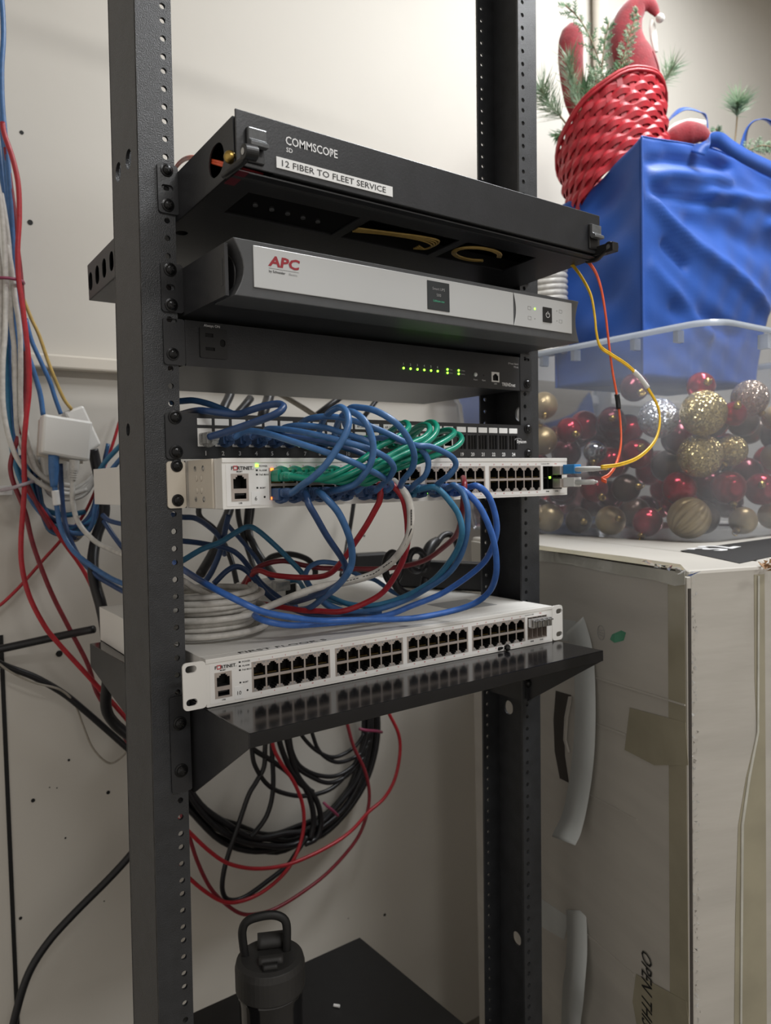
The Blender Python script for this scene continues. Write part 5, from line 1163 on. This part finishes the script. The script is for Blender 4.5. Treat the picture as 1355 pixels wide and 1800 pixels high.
def bagpt(k, f, h):
    a, b = cor[k], cor[(k + 1) % 4]; p = a.lerp(b, f); n = Vector((b - a)).normalized(); n = Vector((n.y, -n.x)); z = -.115 + (topz(k, f) + .115) * h
    e = math.sin(PI * f) ** .5; bul = .018 * math.sin(PI * f) * math.sin(PI * min(1, h * 1.05)) if k != 3 else -.018 * math.sin(PI * f) * (h ** 1.3)
    if k == 0:
        x = p.x
        for pl, am, w in FOLD: bul += am * math.exp(-(seg_d(x, z, pl) / w) ** 2) * min(1, e * 1.4)
        bul += .0022 * math.sin(x * 90 + z * 60) * math.sin(z * 75 - x * 30) * e
    if k == 3: bul += (.007 * math.sin(z * 38 + f * 5) + .004 * math.sin(z * 70 - f * 8)) * math.sin(PI * f)
    flare = max(0, (p.x - .95) / .27) * .22 * h ** 1.5
    return Vector((p.x + n.x * bul + flare, p.y + n.y * bul, z))
m = MB(); N = len(cols); vs = [bagpt(k, f, h / rows) - bc for h in range(rows + 1) for k, f in cols]
m.add(vs, [(r * N + c, r * N + (c + 1) % N, (r + 1) * N + (c + 1) % N, (r + 1) * N + c) for r in range(rows) for c in range(N)] + [tuple(range(N - 1, -1, -1))])
o = m.build('bag_body', 'bag_blue', bag, smooth=True, solid=.0012)
m = MB(); m.tube([bagpt(0, 0, h / 20) - bc + Vector((-.001, -.0012, 0)) for h in range(21)], .0019, 8); m.build('corner_seam', 'bag_blue', bag, smooth=True)
m = MB(); m.tube([bagpt(3, 0, h / 20) - bc + Vector((-.001, .001, 0)) for h in range(21)], .0024, 8); m.build('corner_seam', 'bag_blue', bag, smooth=True)
m = MB(); m.tube([bagpt(0, f / 30, 1) - bc for f in range(31)], .0016, 6); m.build('top_hem', 'bag_blue', bag, smooth=True)
Lc = lambda u, v, t: att(u, v, t) - bc
m = MB(); m.ribbon([Lc(1166, 236, 1.50), Lc(1176, 212, 1.50), Lc(1200, 192, 1.50), Lc(1228, 196, 1.50), Lc(1242, 208, 1.50), Lc(1244, 236, 1.50)], .022, [RX * .3 + FW * .6 - DN * .5] * 2 + [FW * .75 - DN * .6] * 2 + [RX * .3 + FW * .6] * 2, .0015); m.build('carry_strap', 'bag_blue', bag, smooth=True)
m = MB(); m.ribbon([Lc(1226, 270, 1.355), Lc(1240, 250, 1.36), Lc(1262, 246, 1.37), Lc(1285, 260, 1.39), Lc(1318, 280, 1.42), Lc(1375, 306, 1.49)], .026, [RX * .8 - DN * .6] * 3 + [RX * .5 - DN] * 3, .0012); m.build('carry_strap', 'bag_blue', bag, smooth=True)
m = MB(); m.ribbon([Lc(1303, 272, 1.55), Lc(1312, 232, 1.55), Lc(1328, 212, 1.55), Lc(1350, 212, 1.55), Lc(1372, 236, 1.55)], .024, [RX + FW * .6, RX * .6 + FW, FW - DN * .4, FW - DN * .5, RX * .6 + FW], .0015); m.build('carry_strap', 'bag_blue', bag, smooth=True)
# white ribbed roll seen between the post and the bag
p = at(958, 510, .30); m = MB()
for k in range(16): m.tube([Vector((p.x + .036 * math.cos(a), .30 + .036 * math.sin(a), -.050 + k * .0105 + .004 * math.cos(a))) for a in [2 * PI * i / 16 for i in range(16)]], .0062, 8, closed=True, raw=True)
tag(m.build('rope_roll', 'white_cable', loc=(p.x, .30, -.055), smooth=True), 'white ribbed roll between the rack post and the blue bag', 'roll')

# ---------------- red basket with felt figures and greenery ----------------
UPV = -DN
bc2 = att(1073, 229, 1.45)
bn_ = (RX * -.484 * .89 + UPV * .875 * .89 + FW * .454).normalized()
bk = thing('woven_basket', 'red woven basket tilted in the top of the blue bag', 'basket', bc2)
u1 = bn_.orthogonal().normalized(); u2 = bn_.cross(u1); RB = .116
bd_ = (-UPV * .93 - RX * .12 * -1 - FW * .05).normalized()
def bp_(a, h, r): return (u1 * math.cos(a) + u2 * math.sin(a)) * r + bd_ * h
ST = 30
m = MB(); rowsN = 9; bh = .0148
for rw in range(rowsN):
    h0 = .010 + rw * bh; n = ST * 6; vs = []
    rb = RB * (1 - .010 * rw)
    for i in range(n):
        a = 2 * PI * i / n; ph = math.cos(ST / 2 * a + PI * (rw % 2)); rr = rb + .0028 * ph
        for hh, ro in ((h0 - .0006, -.0014), (h0 + bh * .5, .0016), (h0 + bh + .0006, -.0014), (h0 + bh * .5, -.0034)): vs.append(bp_(a, hh, rr + ro))
    m.add(vs, [(i * 4 + k, i * 4 + (k + 1) % 4, ((i + 1) % n) * 4 + (k + 1) % 4, ((i + 1) % n) * 4 + k) for i in range(n) for k in range(4)])
m.build('weave', 'basket_red', bk)
m = MB()
for i in range(ST):
    a = 2 * PI * (i + .0) / ST; m.ribbon([bp_(a, 0, RB), bp_(a, .07, RB * .94), bp_(a, .142, RB * .88)], .0105, bn_.cross(bp_(a, 0, 1)), .0018, 3)
m.build('stakes', 'basket_red', bk)
m = MB()
for dr, dh in ((.003, 0), (-.001, -.003), (.0035, .006)): m.tube([bp_(2 * PI * i / 40, .002 + dh + .0012 * math.sin(i * 5), RB + dr) for i in range(40)], .0032, 7, closed=True, raw=True)
m.build('rim', 'basket_red', bk, smooth=True)
m = MB(); loft(m, [[bp_(2 * PI * i / 40, h, RB * f_ - .006) for i in range(40)] for h, f_ in ((.004, 1), (.07, .94), (.140, .885))]); m.build('lining', 'basket_red', bk, smooth=True)
# felt hat figure
def TT(L_, t): return [att(u, v, t) for u, v in L_]
fh = thing('felt_elf_hat', 'tall red felt elf hat with a curled tip and white pom-pom', 'felt decoration', att(1122, 190, 1.50))
P = TT([(1118, 215), (1122, 180), (1122, 145), (1117, 110), (1106, 82), (1102, 55), (1108, 28), (1124, 8), (1141, 8), (1151, 20), (1154, 28)], 1.50); R_ = [.034, .042, .046, .043, .036, .031, .026, .020, .015, .010, .005]
def flat_tube(P, R, th, seg=20):
    """puffed felt shape: wide in the picture plane, th thick"""
    m = MB(); Q = []; RR = []; n = len(P)
    for i in range(n - 1):
        b, c = P[i], P[i + 1]; a = P[i - 1] if i else b * 2 - c; d = P[i + 2] if i + 2 < n else c * 2 - b
        for k in range(6):
            t = k / 6; Q.append(.5 * ((2 * b) + (c - a) * t + (2 * a - 5 * b + 4 * c - d) * t * t + (3 * b - a - 3 * c + d) * t ** 3)); RR.append(R[i] + (R[i + 1] - R[i]) * t)
    Q.append(P[-1]); RR.append(R[-1]); L_ = len(Q); vs = []
    for i in range(L_):
        t = (Q[min(i + 1, L_ - 1)] - Q[max(i - 1, 0)]).normalized(); s = t.cross(FW).normalized()
        for k in range(seg):
            a = 2 * PI * k / seg; ca_, sa = math.cos(a), math.sin(a); vs.append(Q[i] + s * RR[i] * ca_ + FW * th * RR[i] * sa * (1 if abs(ca_) < .9 else .6))
    m.add(vs, [(i * seg + k, i * seg + (k + 1) % seg, (i + 1) * seg + (k + 1) % seg, (i + 1) * seg + k) for i in range(L_ - 1) for k in range(seg)] + [tuple(range(seg)), tuple(range((L_ - 1) * seg, L_ * seg))]); return m
flat_tube([p - fh.location for p in P], R_, .55).build('felt_hat', 'felt_red', fh, smooth=True)
P2 = [p + FW * .018 - RX * .010 for p in P[:8]]; flat_tube([p - fh.location for p in P2], [r * 1.0 for r in R_[:8]], .30).build('white_backing', 'felt_white', fh, smooth=True)
P2 = TT([(1146, 34), (1147, 50), (1149, 70), (1153, 92)], 1.505); flat_tube([p - fh.location for p in P2], [.004, .007, .007, .004], .5).build('white_trim', 'felt_white', fh, smooth=True)
MB().sphere(att(1160, 32, 1.495) - fh.location, .0085, 18, 12).build('pom_pom', 'felt_white', fh, smooth=True)
m = MB(); m.tube([p - fh.location + FW * -.004 for p in TT([(1146, 92), (1156, 120), (1159, 145), (1150, 165)], 1.488)], .0012, 5); m.build('stitched_seam', 'felt_red', fh)
fm = thing('felt_mitten', 'small rounded red felt piece at the left of the basket', 'felt decoration', att(1004, 120, 1.50))
flat_tube([p - fm.location for p in TT([(1020, 215), (1012, 180), (1006, 140), (1003, 105), (1004, 75), (1006, 55), (1008, 42)], 1.50)], [.014, .022, .024, .025, .025, .020, .008], .5).build('felt_body', 'felt_red', fm, smooth=True)
fb = thing('felt_hat_brim', 'red felt piece with a white edge lying in the bag right of the basket', 'felt decoration', att(1210, 236, 1.44))
flat_tube([p - fb.location for p in TT([(1172, 250), (1185, 243), (1210, 234), (1232, 236), (1246, 246)], 1.44)], [.010, .020, .024, .018, .008], .6).build('felt_body', 'felt_red', fb, smooth=True)
flat_tube([p - fb.location for p in TT([(1168, 238), (1190, 226), (1215, 219), (1240, 217)], 1.47)], [.005, .012, .012, .006], .5).build('white_edge', 'felt_white', fb, smooth=True)

def sprig(label, stem, t, nl, count, mt, spread=.9, w=.0011, name='pine_sprig', start=.25, droop=0, tips=False):
    S_ = [att(u, v, t + (.02 * math.sin(i))) for i, (u, v) in enumerate(stem)]; o = thing(name, label, 'greenery', S_[0])
    S_ = [p - o.location for p in S_]
    MB().tube(S_, .0016, 6).build('stem', 'twig', o, smooth=True)
    m = MB(); n = len(S_) - 1
    for i in range(count):
        f = start + (1 - start) * (i + random.random()) / count
        if tips: f = 1 - (1 - f) * .35
        k = min(int(f * n), n - 1); p = S_[k].lerp(S_[k + 1], f * n - k); d = (S_[k + 1] - S_[k]).normalized()
        r = Vector((random.gauss(0, 1), random.gauss(0, 1), random.gauss(0, 1))); r = (r - d * r.dot(d)).normalized()
        q = (d * random.uniform(.35, 1.1) + r * spread * random.uniform(.5, 1.1)).normalized(); L_ = nl * random.uniform(.6, 1.1)
        s = q.cross(FW); s = s.normalized() * w if s.length > .05 else q.orthogonal().normalized() * w
        e = q.cross(s).normalized() * w * .6
        mid = p + q * L_ * .55 + Vector((0, 0, -droop * L_)); tip = p + q * L_ + Vector((0, 0, -droop * 2.4 * L_))
        m.add([p - s, p + s, p + e, mid - s * .8, mid + s * .8, mid + e * .8, tip], [(0, 1, 4, 3), (1, 2, 5, 4), (2, 0, 3, 5), (3, 4, 6), (4, 5, 6), (5, 3, 6)])
    m.build('needles', mt, o); return o
def cedar(label, stem, t, mt, nb=16, bl_=.030, name='cedar_sprig'):
    S_ = [att(u, v, t) for u, v in stem]; o = thing(name, label, 'greenery', S_[0]); S_ = [p - o.location for p in S_]; MB().tube(S_, .0014, 6).build('stem', 'twig', o, smooth=True)
    m = MB(); n = len(S_) - 1
    for i in range(nb):
        f = (i + .5) / nb; k = min(int(f * n), n - 1); p = S_[k].lerp(S_[k + 1], f * n - k); d = (S_[k + 1] - S_[k]).normalized(); s = d.cross(FW).normalized() * (1 if i % 2 else -1)
        q = (d * .9 + s * .8 + FW * random.uniform(-.5, .5)).normalized(); L_ = bl_ * (1.15 - .7 * f) * random.uniform(.8, 1.2)
        m.tube([p, p + q * L_ * .5, p + q * L_], [.0010, .0010, .0005], 4, res=2)
        for j in range(9):
            g = (j + .5) / 9; pp_ = p + q * L_ * g; s2 = q.cross(FW).normalized() * (1 if j % 2 else -1); q2 = (q * .8 + s2 * .8 + FW * random.uniform(-.5, .5)).normalized()
            m.tube([pp_, pp_ + q2 * .0075 * (1.2 - g * .5)], [.0011, .0005], 4, raw=True)
    m.build('leaf_sprays', mt, o, smooth=True); return o
sprig('long-needled pine sprig fanning left of the basket toward the rack post', [(1008, 236), (985, 205), (963, 180), (950, 155)], 1.43, .052, 210, 'pine_frost', .9, .0006, start=.3)
sprig('pine sprig standing in front of the rounded red felt piece', [(1025, 215), (1014, 180), (1004, 140), (1000, 105)], 1.41, .045, 200, 'pine_frost', .5, .0006, start=.15)
sprig('dense dark pine sprig low in the basket, left of centre', [(1050, 200), (1035, 180), (1025, 150)], 1.42, .040, 260, 'pine', 1.0, .0008, start=.0)
sprig('pine sprig fanning out to the right of the tall elf hat', [(1150, 168), (1168, 140), (1182, 118)], 1.50, .045, 120, 'pine_frost', .75, .0006, start=.3)
sprig('pine sprig standing alone in the bag at the right', [(1290, 262), (1294, 225), (1296, 195), (1297, 178)], 1.56, .050, 230, 'pine_frost', 1.1, .0006, start=.55)
sprig('small pine tuft hanging outside the basket on the left', [(1012, 238), (992, 232), (975, 240)], 1.40, .020, 90, 'pine', .8, .0009, start=.2)
cedar('tall cedar sprig rising above the rounded red felt piece', [(1070, 172), (1058, 130), (1046, 88), (1030, 52), (1012, 26), (992, 8)], 1.45, 'pine', 18, .034)
cedar('cedar sprig leaning right between the two felt pieces', [(1060, 165), (1058, 120), (1062, 80), (1070, 40)], 1.44, 'pine', 14, .026)
cedar('pale cedar sprig lying against the front of the elf hat', [(1092, 120), (1099, 90), (1108, 58), (1119, 22)], 1.42, 'pine_frost', 16, .022)
cedar('bushy cedar sprig at the foot of the elf hat', [(1078, 185), (1082, 150), (1088, 118)], 1.42, 'pine', 14, .034)
cedar('second bushy cedar sprig, left of the foot of the elf hat', [(1060, 190), (1050, 160), (1046, 130)], 1.43, 'pine_frost', 12, .032)
cedar('cedar sprig at the bag mouth below the lone pine sprig', [(1305, 282), (1285, 262), (1268, 244), (1258, 226)], 1.50, 'pine', 12, .022)
cedar('cedar sprig crossing the right bag strap', [(1300, 275), (1320, 262), (1342, 256), (1366, 262)], 1.50, 'pine_frost', 14, .024)

# ---------------- stand everything on the floor ----------------
for o in bpy.data.objects:
    if o.parent is None and o.type not in ('CAMERA', 'LIGHT'): o.location.z += Z0
